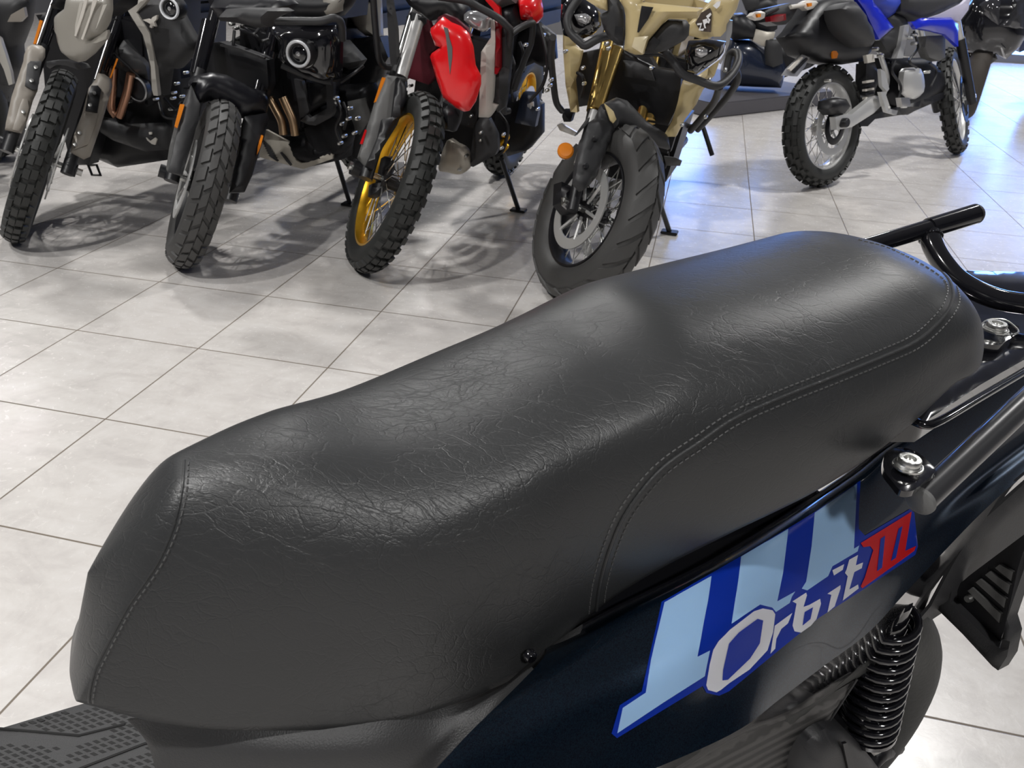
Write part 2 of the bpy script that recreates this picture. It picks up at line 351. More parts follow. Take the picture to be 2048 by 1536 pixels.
def seat_surface(p,nu=90,nc=22,NV=97):
    K=10;U=np.linspace(0,1,K);V=np.linspace(-1,1,NV)
    s0,L0,D,drop,s1,L1,Dr,dropr,y0=p[:9];hw=p[9:19];zt=p[19:29];zb=p[29:39];e0,e1,zm,D2,CE=p[39:44]
    D2=.9*np.tanh(D2/.9);CE=1+.6*np.tanh((CE-1)/.6)
    e0=2.9+1.1*np.tanh((e0-2.9)/1.1);e1=2.9+1.1*np.tanh((e1-2.9)/1.1);zm=.4+.25*np.tanh((zm-.4)/.25);drop=.45+.4*np.tanh((drop-.45)/.4);dropr=.35+.3*np.tanh((dropr-.35)/.3);D=.01+.15/(1+np.exp(-(D-.1)*20));Dr=.04+.12/(1+np.exp(-(Dr-.1)*20))
    L0=1.2*np.tanh(L0/1.2);L1=.6*np.tanh(L1/.6)
    u=np.linspace(0,1,nu)
    def cub(yk):
        h=U[1];m=np.gradient(yk,h);i=np.clip((u/h).astype(int),0,K-2);t=(u-U[i])/h
        return (2*t**3-3*t**2+1)*yk[i]+(t**3-2*t**2+t)*h*m[i]+(-2*t**3+3*t**2)*yk[i+1]+(t**3-t**2)*h*m[i+1]
    H,ZT,ZB=cub(hw),cub(zt),cub(zb);L=L0*np.clip(1-u*3,0,1)+L1*np.clip(u*3-2,0,1);ex=e0+(e1-e0)*u
    a=np.abs(V)[None,:];th=np.clip(a/.72,0,1)*np.pi/2;c=lambda q:q[:,None]
    zmm=c(ZB)+(c(ZT)-c(ZB))*zm
    y=c(H)*np.sin(th)**(2/c(ex));z=zmm+(c(ZT)-zmm)*np.abs(np.cos(th))**(2/c(ex))
    q=np.clip((a-.72)/.28,0,1);z=np.where(a>.72,zmm-(zmm-c(ZB))*q,z);y=np.where(a>.72,c(H)*(1-.07*q*q),y)
    S=c(s0+(s1-s0)*u)+c(L)*(z-c(ZT));Y=-np.sign(V)[None,:]*y;Zz=z
    ph=np.linspace(np.pi/2,0,nc+1)[:-1]
    def cap(i,Dd,dr,sg,Le):
        A=[[],[],[]]
        for f in (ph if sg<0 else ph[::-1]):
            cc=np.cos(f)**(CE if sg<0 else 1);sn=np.sin(f);z=ZB[i]+(Zz[i]-ZB[i])*(1-dr*sn**2)
            zr=(Zz[i]-ZB[i])/(ZT[i]-ZB[i])*2-1
            A[0].append(S[i]+sg*Dd*sn*(1+(D2 if sg<0 else 0)*zr)+Le*(z-Zz[i])*(1 if sg<0 else 0));A[1].append(Y[i]*cc);A[2].append(z)
        return [np.array(x) for x in A]
    f,b=cap(0,D,drop,-1,L0),cap(-1,Dr,dropr,1,L1)
    return np.vstack([f[0],S,b[0]]),np.vstack([f[1],Y,b[1]])+y0,np.vstack([f[2],Zz,b[2]]),nc,nu
gS,gY,gZ,NC,NU=seat_surface(SF)
_ss=lambda a,b,x:(lambda t:t*t*(3-2*t))(np.clip((x-a)/(b-a),0,1))
_w=_ss(.03,.26,gS)*(1-_ss(.405,.485,gS)); _yy=np.clip(1-((gY+.63)/.125)**2,0,1)
_top=np.clip((gZ-.70)/.05,0,1)
_q=np.abs(np.linspace(-1,1,gS.shape[1]))[None,:]
gY=gY+np.sign(gY+.63)*.006*_ss(.93,.955,_q)*(1-_ss(.3,.42,gS))*_ss(.05,.14,gS)
gZ=gZ-.017*_w*_yy**.7*_top+.004*_ss(.44,.50,gS)*(1-_ss(.5,.75,gS))*_yy*_top
G=[[SW(gS[i,j]*KS,gY[i,j]*KS,CAM.z-(1.18781-gZ[i,j])*KS) for j in range(gS.shape[1])] for i in range(gS.shape[0])]
nr,ncol=gS.shape
bm=bmesh.new(); V=[[bm.verts.new(p) for p in r_] for r_ in G]
for i in range(nr-1):
    for j in range(ncol-1): bm.faces.new((V[i][j],V[i+1][j],V[i+1][j+1],V[i][j+1]))
for i in range(nr-1): bm.faces.new((V[i][0],V[i][-1],V[i+1][-1],V[i+1][0]))
bmesh.ops.remove_doubles(bm,verts=bm.verts,dist=2e-5); bmesh.ops.recalc_face_normals(bm,faces=bm.faces)
for _ in range(3): bmesh.ops.smooth_vert(bm,verts=[v for v in bm.verts if not v.is_boundary],factor=.5,use_axis_x=True,use_axis_y=True,use_axis_z=True)
nose_v=[v for v in bm.verts if (v.co-SW(0,0,0)).dot(SX)<.10*KS and v.co.z>.685]
for _ in range(8): bmesh.ops.smooth_vert(bm,verts=nose_v,factor=.5,use_axis_x=True,use_axis_y=True,use_axis_z=True)
seat_bvh=BVHTree.FromBMesh(bm)
seat=link('seat',bm,M_seat,root,angle=75)
def on(bvh,px,off=0):
    d=ray(px).normalized(); h,n,_,_=bvh.ray_cast(CAM,d)
    if h is None: return None
    if n.dot(d)>0: n=-n
    return h+n*off,n
def surfpath(bvh,pts,off,smooth=8):
    P=[(v.x,v.y) for v in catmull([(x,y,0) for x,y in pts],smooth)]; O=[]
    for p in P:
        h=on(bvh,p,off)
        if h: O.append(h[0])
    return O
def stitches(name,path,parent,length=.0035,gap=.002,r=.0007):
    bm=bmesh.new(); acc=0; pos=[]; cum=[0]
    for a,b in zip(path,path[1:]): cum.append(cum[-1]+(b-a).length)
    def at(t):
        i=max(0,min(len(path)-2,int(np.searchsorted(cum,t))-1)); k=(t-cum[i])/max(1e-9,cum[i+1]-cum[i]); return path[i].lerp(path[i+1],k)
    t=0
    while t<cum[-1]-length:
        tube_bm(bm,[at(t),at(t+length)],r,5); t+=length+gap
    return link(name,bm,M_thr,parent)
PIPE=[(1190,1238),(1200,1165),(1222,1090),(1255,1020),(1320,940),(1400,883),(1468,837),(1559,796),(1673,751),(1764,714),(1833,682),(1883,637),(1905,600),(1901,566),(1878,541),(1833,514),(1778,488),(1719,472)]
pp=surfpath(seat_bvh,PIPE,.0004); tube('piping',pp,.0016,M_seat,seat,seg=8)
for off in (-1,1):
    Q=[]
    L_=[Vector((x,y)) for x,y in PIPE]
    for i,p in enumerate(L_):
        t=(L_[min(i+1,len(L_)-1)]-L_[max(i-1,0)]).normalized(); nrm=Vector((-t.y,t.x)); k=14 if i<13 else 8
        Q.append(tuple(p+nrm*off*k))
    stitches('stitching',surfpath(seat_bvh,Q,.0003),seat)
NS=[(369,921),(365,975),(356,1021),(342,1067),(317,1121),(287,1167),(258,1208),(233,1254),(207,1304),(188,1346),(178,1400),(190,1438)]
tube('piping',surfpath(seat_bvh,NS,-.0003),.0011,M_seat,seat,seg=8,label='nose seam')
stitches('stitching',surfpath(seat_bvh,[(x+9,y+4) for x,y in NS],.0002),seat)

# lofted skins from rows of points -------------------------------------------
def resample(P,n):
    P=catmull(P,8); c=[0]
    for a,b in zip(P,P[1:]): c.append(c[-1]+(b-a).length)
    out=[]
    for k in range(n):
        t=c[-1]*k/(n-1); i=max(0,min(len(P)-2,int(np.searchsorted(c,t))-1)); out.append(P[i].lerp(P[i+1],(t-c[i])/max(1e-9,c[i+1]-c[i])))
    return out
def loft_bm(rows,n=60,sub=6):
    R=[resample(r,n) for r in rows]; cols=[catmull([r[k] for r in R],sub) for k in range(n)]
    bm=bmesh.new(); V=[[bm.verts.new(p) for p in c] for c in cols]
    for i in range(n-1):
        for j in range(len(cols[0])-1): bm.faces.new((V[i][j],V[i+1][j],V[i+1][j+1],V[i][j+1]))
    bmesh.ops.recalc_face_normals(bm,faces=bm.faces)
    if sum((f.normal.dot(SY) for f in bm.faces))<0: bmesh.ops.reverse_faces(bm,faces=bm.faces)
    return bm
def solid(bm,t): 
    bmesh.ops.solidify(bm,geom=bm.faces[:]+bm.edges[:]+bm.verts[:],thickness=t)
def toe(x,y): return y-.125*max(0,(x-1480))/600
def row(px,y): return [SP(p,toe(p[0],y)) for p in px]
def mirror(o,name=None):
    c=o.copy(); c.data=o.data.copy(); COL.objects.link(c); c.parent=o.parent
    M=SW(0,Y0S,0); 
    for v in c.data.vertices:
        d=(v.co-M).dot(SY); v.co=v.co-SY*(2*d)
    c.data.flip_normals()
    return c
R0=row([(1092,1292),(1150,1262),(1238,1215),(1422,1125),(1571,1035),(1711,940),(1773,890),(1900,805),(2120,640)],-.392)
R1=row([(1085,1318),(1150,1286),(1238,1240),(1422,1150),(1571,1060),(1711,966),(1773,917),(1900,830),(2140,650)],-.374)
R2=row([(1010,1396),(1110,1345),(1250,1290),(1440,1200),(1600,1105),(1740,1010),(1830,950),(1940,870),(2150,700)],-.352)
R3=row([(925,1480),(1050,1440),(1230,1370),(1440,1270),(1620,1170),(1760,1075),(1860,1010),(1970,935),(2160,790)],-.330)
R4=row([(840,1580),(1000,1560),(1200,1500),(1400,1410),(1560,1310),(1700,1215),(1800,1130),(1910,1030),(2150,840)],-.306)
R5=row([(830,1640),(1050,1640),(1312,1536),(1474,1462),(1560,1398),(1650,1330),(1740,1262),(1830,1165),(1990,1000),(2150,868)],-.288)
bm=loft_bm([R0,R1,R2,R3,R4,R5],90,6)
body_bvh=BVHTree.FromBMesh(bm); solid(bm,.003)
side=link('side_panel',bm,M_body,root,angle=60,label='left side panel with decal')
mirror(side)
R6=row([(1040,1690),(1312,1570),(1466,1480),(1590,1430),(1694,1367),(1764,1321),(1808,1272),(1862,1210),(1905,1130),(1952,1053),(2150,880)],-.352)
R5b=[p+SY*0 for p in R5[1:]]
mid=row([(1045,1665),(1312,1556),(1470,1474),(1575,1418),(1680,1350),(1760,1285),(1850,1185),(2000,1015),(2150,873)],-.311)
bm=loft_bm([R5b,mid,R6],80,6); solid(bm,.003)
low=link('lower_side_panel',bm,M_gblk,root,angle=60); mirror(low)
# bead along the top of the side panel
tube('panel_edge_trim',[p for p in catmull(R0,6)],.003,M_gblk,root,seg=8)

# decals --------------------------------------------------------------------
def dmap(off):
    def f(px):
        h=on(body_bvh,px,0)
        if h is None: h=(SP(px,-.355),SY)
        return h
    return f
def decal(name,poly,m,off,parent=side): return pillow(name,poly,None,None,0,0,off,m,parent,step=9,mapper=dmap(off))
Z7=Z(7)
decal('decal_backing',Z7(165,1292,203,1163,303,1100,395,695,758,486,963,363,1085,288,1285,150,1300,140,1292,300,1292,360,1320,390,1525,270,1545,285,1562,440,1550,478,1330,625,1110,765,900,935,700,1100,655,1120,598,1107,580,1075,190,1313),M_dkb,.0006)
decal('decal_stripe',Z7(190,1290,215,1175,320,1105,345,960,408,698,622,578,605,690,555,942,612,913,598,980,588,1030,400,1150),M_ltb,.0010)
decal('decal_stripe',Z7(757,490,970,362,945,560,918,690,1000,645,985,668,975,697,912,738,895,718,840,705,710,792,735,640),M_ltb,.0010)
decal('decal_stripe',Z7(1090,288,1283,155,1268,450,1292,435,1285,462,1170,530,1150,575,1055,640,1030,632,1050,600,1075,440),M_ltb,.0010)
LET=[[(810,735),(850,722),(895,730),(907,748),(897,830),(872,912),(790,1000),(700,1060),(660,1092),(640,1103),(602,1092),(593,1070),(608,980),(625,910),(650,870),(700,820)],
 [(905,800),(985,742),(965,790),(935,815),(912,860),(907,905),(885,928)],
 [(985,690),(1048,650),(1052,662),(1036,715),(1062,706),(1112,678),(1116,700),(1095,770),(1070,800),(1025,832),(995,826),(986,800),(1004,700)],
 [(1175,572),(1168,548),(1222,520),(1215,546)],[(1145,655),(1205,615),(1205,630),(1178,712),(1145,740),(1163,660)],
 [(1225,560),(1232,545),(1245,500),(1285,478),(1275,525),(1308,512),(1302,538),(1268,556),(1245,635),(1285,612),(1288,630),(1215,686),(1238,575)]]
for k,l in enumerate(LET): decal('letter',[(1150+x/2.2806,900+y/2.2806) for x,y in l],M_wht,.0014)
decal('letter_counter',Z7(825,768,850,776,835,880,790,950,690,1045,665,1048,668,1000,695,880,740,830),M_dkb,.0018)
decal('letter_counter',Z7(1040,738,1078,716,1066,770,1030,800),M_dkb,.0018)
decal('numeral',[(1719,1086),(1745,1070),(1821,1023),(1808,1102),(1830,1092),(1826,1102),(1722,1176),(1719,1172),(1727,1155),(1744,1100),(1738,1092),(1724,1094)],M_dr,.0014)
decal('letter_counter',[(1758,1077),(1767,1071),(1761,1135),(1751,1142)],M_dkb,.0018)
decal('letter_counter',[(1794,1057),(1802,1052),(1789,1115),(1779,1122)],M_dkb,.0018)

# trim under the seat nose -----------------------------------------------------
T0=[SP(p,y) for p,y in (((255,1440),-.485),((320,1440),-.47),((527,1445),-.43),((762,1425),-.40),((908,1410),-.395),((1000,1375),-.385),((1085,1300),-.39),((1165,1248),-.39))]
T1=[SP(p,y) for p,y in (((300,1500),-.468),((340,1530),-.452),((527,1530),-.412),((730,1520),-.384),((880,1475),-.380),((985,1400),-.379),((1070,1325),-.381),((1160,1268),-.384))]
T2=[SP(p,y) for p,y in (((330,1640),-.46),((400,1660),-.44),((560,1660),-.41),((740,1650),-.385),((850,1550),-.370),((950,1460),-.370),((1062,1345),-.374),((1150,1285),-.382))]
bm=loft_bm([T0,T1,T2],50,5); solid(bm,.003); tr=link('under_seat_trim',bm,M_trim,root,angle=60); mirror(tr)
lathe('trim_screw',SP((1061,1313),-.378),SY,[(0,.003),(.004,.003),(.0055,.001),(.0055,-.003)],M_gblk,tr,12)
# inner body block that closes the scooter below the seat
def sbox(name,s0,s1,y0,y1,z0,z1,m,bev=.01,parent=root):
    bm=bmesh.new(); box_bm(bm,SW((s0+s1)/2,(y0+y1)/2,(z0+z1)/2),SX,SY,UP,s1-s0,y1-y0,z1-z0,bev); return link(name,bm,m,parent)
sbox('storage_box',.10,.62,Y0S-.10,Y0S+.10,.42,.66,M_blk,.03)
# tail top, black shelf right of the seat
pillow('tail_cover',[(1600,640),(1935,541),(2100,545),(2140,640),(2100,690),(1960,770),(1840,850),(1700,850)],SW(0,0,.735),UP,.006,40,.02,M_gblk,root)
tube('grab_rail_seal',[SZ(p,.752) for p in ((1826,842),(1850,850),(1880,842),(1960,795),(2050,742),(2110,705))],.0042,M_gblk,root,6,seg=10)
# tail plastic and carbon film cover
TAILP=[(1790,1296),(1820,1262),(1862,1212),(1905,1130),(1952,1053),(2080,940),(2080,1070),(2031,1100),(1939,1178),(1857,1232),(1812,1268)]
pillow('tail_lower_cover',TAILP,SP((1852,1220),-.402),SY,.006,18,.004,M_dgry,root)
pillow('tail_lower_cover_edge',[(1700,1368),(1812,1266),(1857,1230),(1939,1176),(2031,1098),(2080,1068),(2080,1082),(2031,1112),(1939,1190),(1860,1242),(1800,1290),(1720,1362)],SP((1852,1220),-.408),SY,.003,8,.01,M_dgry,root)
pillow('carbon_cover',[(1270,1570),(1330,1530),(1466,1478),(1590,1428),(1714,1358),(1596,1536),(1560,1600),(1270,1600)],SP((1590,1440),-.385),SY,.004,20,.004,M_carb,root)
tube('carbon_cover_edge',[SP(p,-.383) for p in ((1714,1358),(1655,1448),(1596,1536),(1560,1590))],.0015,M_dgry,root,4,seg=8)
# engine cover with slot
pillow('engine_cover',[(1585,1560),(1592,1520),(1612,1485),(1640,1462),(1662,1456),(1690,1462),(1722,1492),(1762,1545),(1780,1600),(1585,1600)],SP((1660,1480),-.37),SY,.016,30,.05,M_dgry,root,smooth=4)
pillow('cover_slot',[(1686,1488),(1694,1486),(1712,1536),(1716,1570),(1704,1570)],SP((1690,1500),-.350),SY,.001,4,.003,M_blk,root)
# rear wheel
def scooter_wheel():
    c=SW(.70,-.437,.225); R,r=.225,.055
    prof=[(R-r+r*math.cos(t),r*math.sin(t)) for t in np.linspace(-2.5,2.5,22)]
    ty=lathe('tyre',c,SY,prof,M_rub,root,64)
    rim=lathe('rim',c,SY,[(R-2*r+.012,-.045),(R-2*r+.004,-.045),(R-2*r-.006,-.03),(R-2*r-.006,.03),(R-2*r+.004,.045),(R-2*r+.012,.045)],M_blk,root,48)
    lathe('hub',c,SY,[(0,-.05),(.05,-.05),(.055,0),(.05,.05),(0,.05)],M_eng,root,24)
    for k in range(5):
        a=2*PI*k/5; d=SX*math.cos(a)+UP*math.sin(a); tube('wheel_spoke',[c+d*.04,c+d*(R-2*r)],[.014,.011],M_blk,rim,seg=8)
scooter_wheel()
# mudguard and number plate holder
pillow('mudguard',[(1795,1284),(1812,1250),(1835,1232),(1857,1222),(1862,1245),(1865,1271),(1861,1284),(1841,1293),(1806,1296)],SP((1840,1270),-.42),SY,.010,14,.09,M_gblk,root)
PS=.845
def PP(p,ds=0): return SS(p,PS+ds)
NPL=-SX
holder=pillow('number_plate_holder',[(1866,1210),(1905,1168),(1900,1205),(1990,1292),(2000,1296),(2012,1243),(2035,1140),(2060,1060),(2075,1060),(2028,1196),(2014,1238),(2023,1268),(2014,1313),(1996,1341),(1984,1332),(1925,1268)],SW(PS,0,0),NPL,.004,8,.02,M_dgry,root)
pillow('holder_face',[(1872,1208),(1940,1150),(2060,1060),(2034,1150),(2008,1262),(1996,1290)],SW(PS+.012,0,0),NPL,0,0,.004,M_blk,holder)
for a,b_ in (((1935,1182),(1998,1238)),((1951,1165),(2008,1208)),((1970,1150),(2016,1180)),((1990,1136),(2022,1154))):
    (x0,y0_),(x1,y1_)=a,b_
    pillow('holder_slat',[(x0,y0_),(x0+9,y0_-7),(x1+4,y1_-10),(x1,y1_+8)],SW(PS+.008,0,0),NPL,.0,0,.004,M_mgry,holder,step=30)
lathe('plate_bolt',PP((1938,1197),.006),NPL,[(0,.004),(.004,.004),(.005,.001),(.005,-.003)],M_stl,holder,10)
# rear shock absorber
ys=-.385
a=SP((1735,1452),ys); b_=SP((1778,1222),ys-.01); axs=(b_-a).normalized(); Ls=(b_-a).length
tube('shock_absorber_body',[a-axs*.01,b_+axs*.02],.023,M_gblk,root,seg=20)
shock=bpy.data.objects['shock_absorber_body']
o1=axs.orthogonal().normalized(); o2=axs.cross(o1); nT=12.5
H=[a+axs*(Ls*t/300)+(o1*math.cos(2*PI*nT*t/300)+o2*math.sin(2*PI*nT*t/300))*.0330 for t in range(301)]
tube('shock_spring',H,.0045,M_gblk,root,seg=10)
lathe('spring_seat',a,axs,[(0,-.012),(.026,-.010),(.036,-.004),(.036,.003),(.0,.003)],M_gblk,root,28)
pillow('shock_mount',[(1722,1438),(1742,1434),(1768,1436),(1774,1452),(1782,1462),(1779,1480),(1770,1492),(1762,1505),(1748,1512),(1738,1500),(1740,1475),(1728,1462)],SP((1755,1470),ys+.01),SY,.006,8,.03,M_alu,root)
lathe('shock_bolt',SP((1761,1481),ys+.016),SY,[(0,.010),(.006,.010),(.0065,.008),(.0065,.004),(.0095,.003),(.0095,-.01)],mat('dark_bolt',(.02,.06,.06),.3,metal=.9),root,12)
tube('swingarm',[SP((1700,1600),ys),SP((1745,1515),ys),SP((1790,1490),ys-.02)],.014,M_eng,root,4)

# grab rail --------------------------------------------------------------------
P0=atdepth((1840,1002),.690); P1=atdepth((2050,806),.690*1.125); dd=(P1-P0)
r0=.0123
M_rod=mat('satin_black_tube',(.03,.03,.032),.3,coat=.4)
rail=tube('grab_rail',[P0+dd*.01,P1+dd*.9],r0,M_rod,root,seg=28,label='left bar of the grab rail')
lathe('end_cap',P0,dd,[(0,-.004),(r0*.8,-.004),(r0*1.06,-.0015),(r0*1.10,.002),(r0*.98,.004)],M_mgry,rail,28)
yR=-.640
Q0=SP((1950,428),yR); Q1=SP((1862,455),yR-.008); Q2=SP((1740,492),yR-.02)
rr_=.0130
rail2=tube('grab_rail',[Q1+(Q2-Q1)*-.02,Q1.lerp(Q2,1.4)],.0118,M_gblk,root,seg=24,label='right bar of the grab rail')
tube('rail_sleeve',[Q1+(Q1-Q0)*.05,Q0],rr_*1.04,M_gblk,rail2,seg=24)
lathe('end_cap',Q0,Q0-Q1,[(rr_*1.04,-.002),(rr_*1.04,.002),(rr_*.85,.006),(0,.0075)],M_dgry,rail2,24)
CT=[(1858,462),(1866,492),(1884,524),(1912,556),(1950,580),(1995,598),(2045,607),(2110,610)]
z0=(Q1-CAM).dot(CF)
CTP=[atdepth(p,z0-.012*i) for i,p in enumerate(CT)]
tube('grab_rail_crossbar',CTP,.0132,M_gblk,root,6,seg=24)
# weld beads
bm=bmesh.new()
for k in range(26):
    t=2*PI*k/26; ax_=(CTP[1]-CTP[0]).normalized(); o_=ax_.orthogonal().normalized(); o2_=ax_.cross(o_)
    bmesh.ops.create_icosphere(bm,subdivisions=1,radius=.0022,matrix=Matrix.Translation(CTP[0].lerp(CTP[1],.45)+(o_*math.cos(t)+o2_*math.sin(t))*.0135))
link('weld_bead',bm,M_gblk,rail2)
# bracket and bolts
zb=(P0.z)+.0
br=pillow('rail_bracket',[(1768,940),(1767,918),(1772,905),(1790,896),(1816,897),(1839,907),(1857,923),(1871,941),(1850,962),(1826,981),(1802,981),(1785,963)],SZ((1815,925),.742),UP,.0015,6,.006,M_gblk,root,smooth=4)
def bolt(px,z,s,parent):
    c=SZ(px,z)
    w_=lathe('washer',c,UP,[(0,0),(.0125*s,0),(.0128*s,.0012),(.0125*s,.0024),(0,.0024)],M_stl,parent,32)
    bm=bmesh.new(); lathe_bm(bm,c,UP,[(0,.0024),(.0112*s,.0024),(.0112*s,.0036),(.0098*s,.0046),(.0098*s,.0082),(.0090*s,.0094),(.0052*s,.0094),(.0048*s,.0064),(0,.0064)],24)
    link('bolt',bm,M_stl,parent)
bolt((1815,934),.748,1.0,br)
tb=pillow('tail_bracket',[(1958,660),(1972,650),(2010,645),(2038,652),(2034,668),(2000,690),(1968,690)],SZ((1990,668),.752),UP,.001,4,.02,M_gblk,root)
bolt((1990,660),.757,1.15,tb)
tube('seat_latch_wire',[SZ(p,.758) for p in ((1958,655),(1975,640),(2010,640),(2036,660),(2030,668),(2004,672))],.0011,M_stl,root,5,seg=6)
# foot board ---------------------------------------------------------------------
ZF=.36
va=SZ((170,1406),ZF)-SZ((20,1450),ZF); va.normalize()
vb=SZ((200,1455),ZF)-SZ((150,1430),ZF); vb.normalize()
bo=SZ((150,1412),ZF)
pillow('floorboard',[(-60,1474),(0,1457),(150,1412),(235,1388),(420,1440),(420,1620),(-60,1620)],SW(0,0,ZF),UP,.002,10,.02,M_trim,root,step=18)
bm=bmesh.new()
def foot_ok(px):
    x,y=px
    zx,zy=(x)*5.689,(y-1380)*5.689
    if zy<432+(zx-0)*(-.287)+55: return None
    # separate fields by the ribs
    a=zy>437+zx*.087+ (0 if zx<900 else 0) -22 and zx<930
    a2=zx>=930 and zy>515-(zx-900)*.26-24
    if not(a or a2): return True
    if zy<600+zx*.03+25 and zx<800: return False
    l1=880-(zx-900)*.39
    if zx>620 and zx<900 and abs(zy-(560+ (900-zx)*.95))<85: return False
    if zx>=870 and zx<1300 and zy<(515-(zx-900)*.26)+110: return False
    if abs(zy-l1)<30 : return False
    if zy>l1+30 and zy<l1+110: return False
    return True
def pxof(P):
    d=P-CAM; z=d.dot(CF); return (1024+F_PX*d.dot(CR)/z,768-F_PX*d.dot(CU)/z)
pa=(SZ((166,1430),ZF)-SZ((150,1434.6),ZF)).dot(va); pb=(SZ((163,1436),ZF)-SZ((150,1429),ZF)).dot(vb)
for i in range(-40,30):
    for j in range(-2,34):
        c=bo+va*(pa*i)+vb*(pb*j); px=pxof(c)
        if -20<px[0]<345 and 1390<px[1]<1550 and foot_ok(px):
            q=[c+va*(pa*.27*sx)+vb*(pb*.33*sy)+UP*.0022 for sx,sy in ((-1,-1),(1,-1),(1,1),(-1,1))]
            tp=[bm.verts.new(p) for p in q]; bt=[bm.verts.new(p-UP*.002) for p in q]
            bm.faces.new(tp)
            for k in range(4): bm.faces.new((tp[k],bt[k],bt[(k+1)%4],tp[(k+1)%4]))
bmesh.ops.recalc_face_normals(bm,faces=bm.faces)
link('anti_slip_tread',bm,mat('tread_black',(.006,.006,.006),.7),root,smooth=False)  # raised black squares stand in for the shaded pits of the board
for P in (((0,1457),(158,1471),(222,1455),(250,1448)),((150,1541),(290,1487),(330,1480)),):
    tube('floorboard_groove',[SZ(p,ZF+.0025) for p in P],.0014,mat('tread_black',(.006,.006,.006),.7),root,seg=6)  # black tubes laid on top, painting the dark of the grooves
# chassis parts lower down that a side step would show
sbox('engine_case',.45,.80,Y0S-.02,Y0S+.07,.17,.30,M_eng,.03)
tube('centre_stand',[SW(.42,Y0S+.13,.0),SW(.38,Y0S+.11,.20),SW(.38,Y0S-.11,.20),SW(.42,Y0S-.13,.0)],.012,M_blk,root)
sbox('floor_tunnel',-.35,.12,Y0S-.15,Y0S+.13,.26,.335,M_blk,.03)
# ================================================================== motorcycles
KB=TS/.45
RKE=math.radians(27)
def block_bm(bm,S,T0,T1,q0,q1,skew,h,base=-.002):
    qs=[q0,(q0+q1)/2,q1]; top=[];bot=[]
    for q in qs:
        d=skew*(q-(q0+q1)/2)
        top.append([bm.verts.new(S(T0+d+.05*(T1-T0),q,h)),bm.verts.new(S(T1+d-.05*(T1-T0),q,h))]); bot.append([bm.verts.new(S(T0+d,q,base)),bm.verts.new(S(T1+d,q,base))])
    for i in (0,1):
        bm.faces.new((top[i][0],top[i][1],top[i+1][1],top[i+1][0]))
        bm.faces.new((bot[i][0],bot[i+1][0],top[i+1][0],top[i][0])); bm.faces.new((top[i][1],top[i+1][1],bot[i+1][1],bot[i][1]))
    bm.faces.new((bot[0][1],bot[0][0],top[0][0],top[0][1])); bm.faces.new((top[2][1],top[2][0],bot[2][0],bot[2][1]))
TREAD={ # kind: (rows, height, [(q0,q1,phase,len,skew)])
 'adv':(40,.009,[(-.42,-.03,0,.70,0),(.03,.42,.12,.70,0),(-.88,-.50,.5,.64,.08),(.50,.88,.5,.64,-.08)]),
 'rally':(40,.010,[(-.38,-.03,0,.66,0),(.03,.38,.1,.66,0),(-.9,-.46,.5,.62,.05),(.46,.9,.5,.62,-.05)]),
 'knob':(27,.012,[(-.22,.22,0,.5,0),(-.72,-.42,.5,.55,0),(.42,.72,.5,.55,0),(-1.05,-.8,0,.5,0),(.8,1.05,0,.5,0)]),
 'street':(30,.0075,[(-.38,-.03,0,.78,.20),(.03,.40,.5,.78,-.20),(-.95,-.48,.3,.76,.10),(.50,.95,.8,.76,-.10)]),
 'diag':(22,.0075,[(-1.0,-.05,0,.80,.26),(.05,1.0,.45,.80,-.26)]),
 'slick':(0,0,[])}
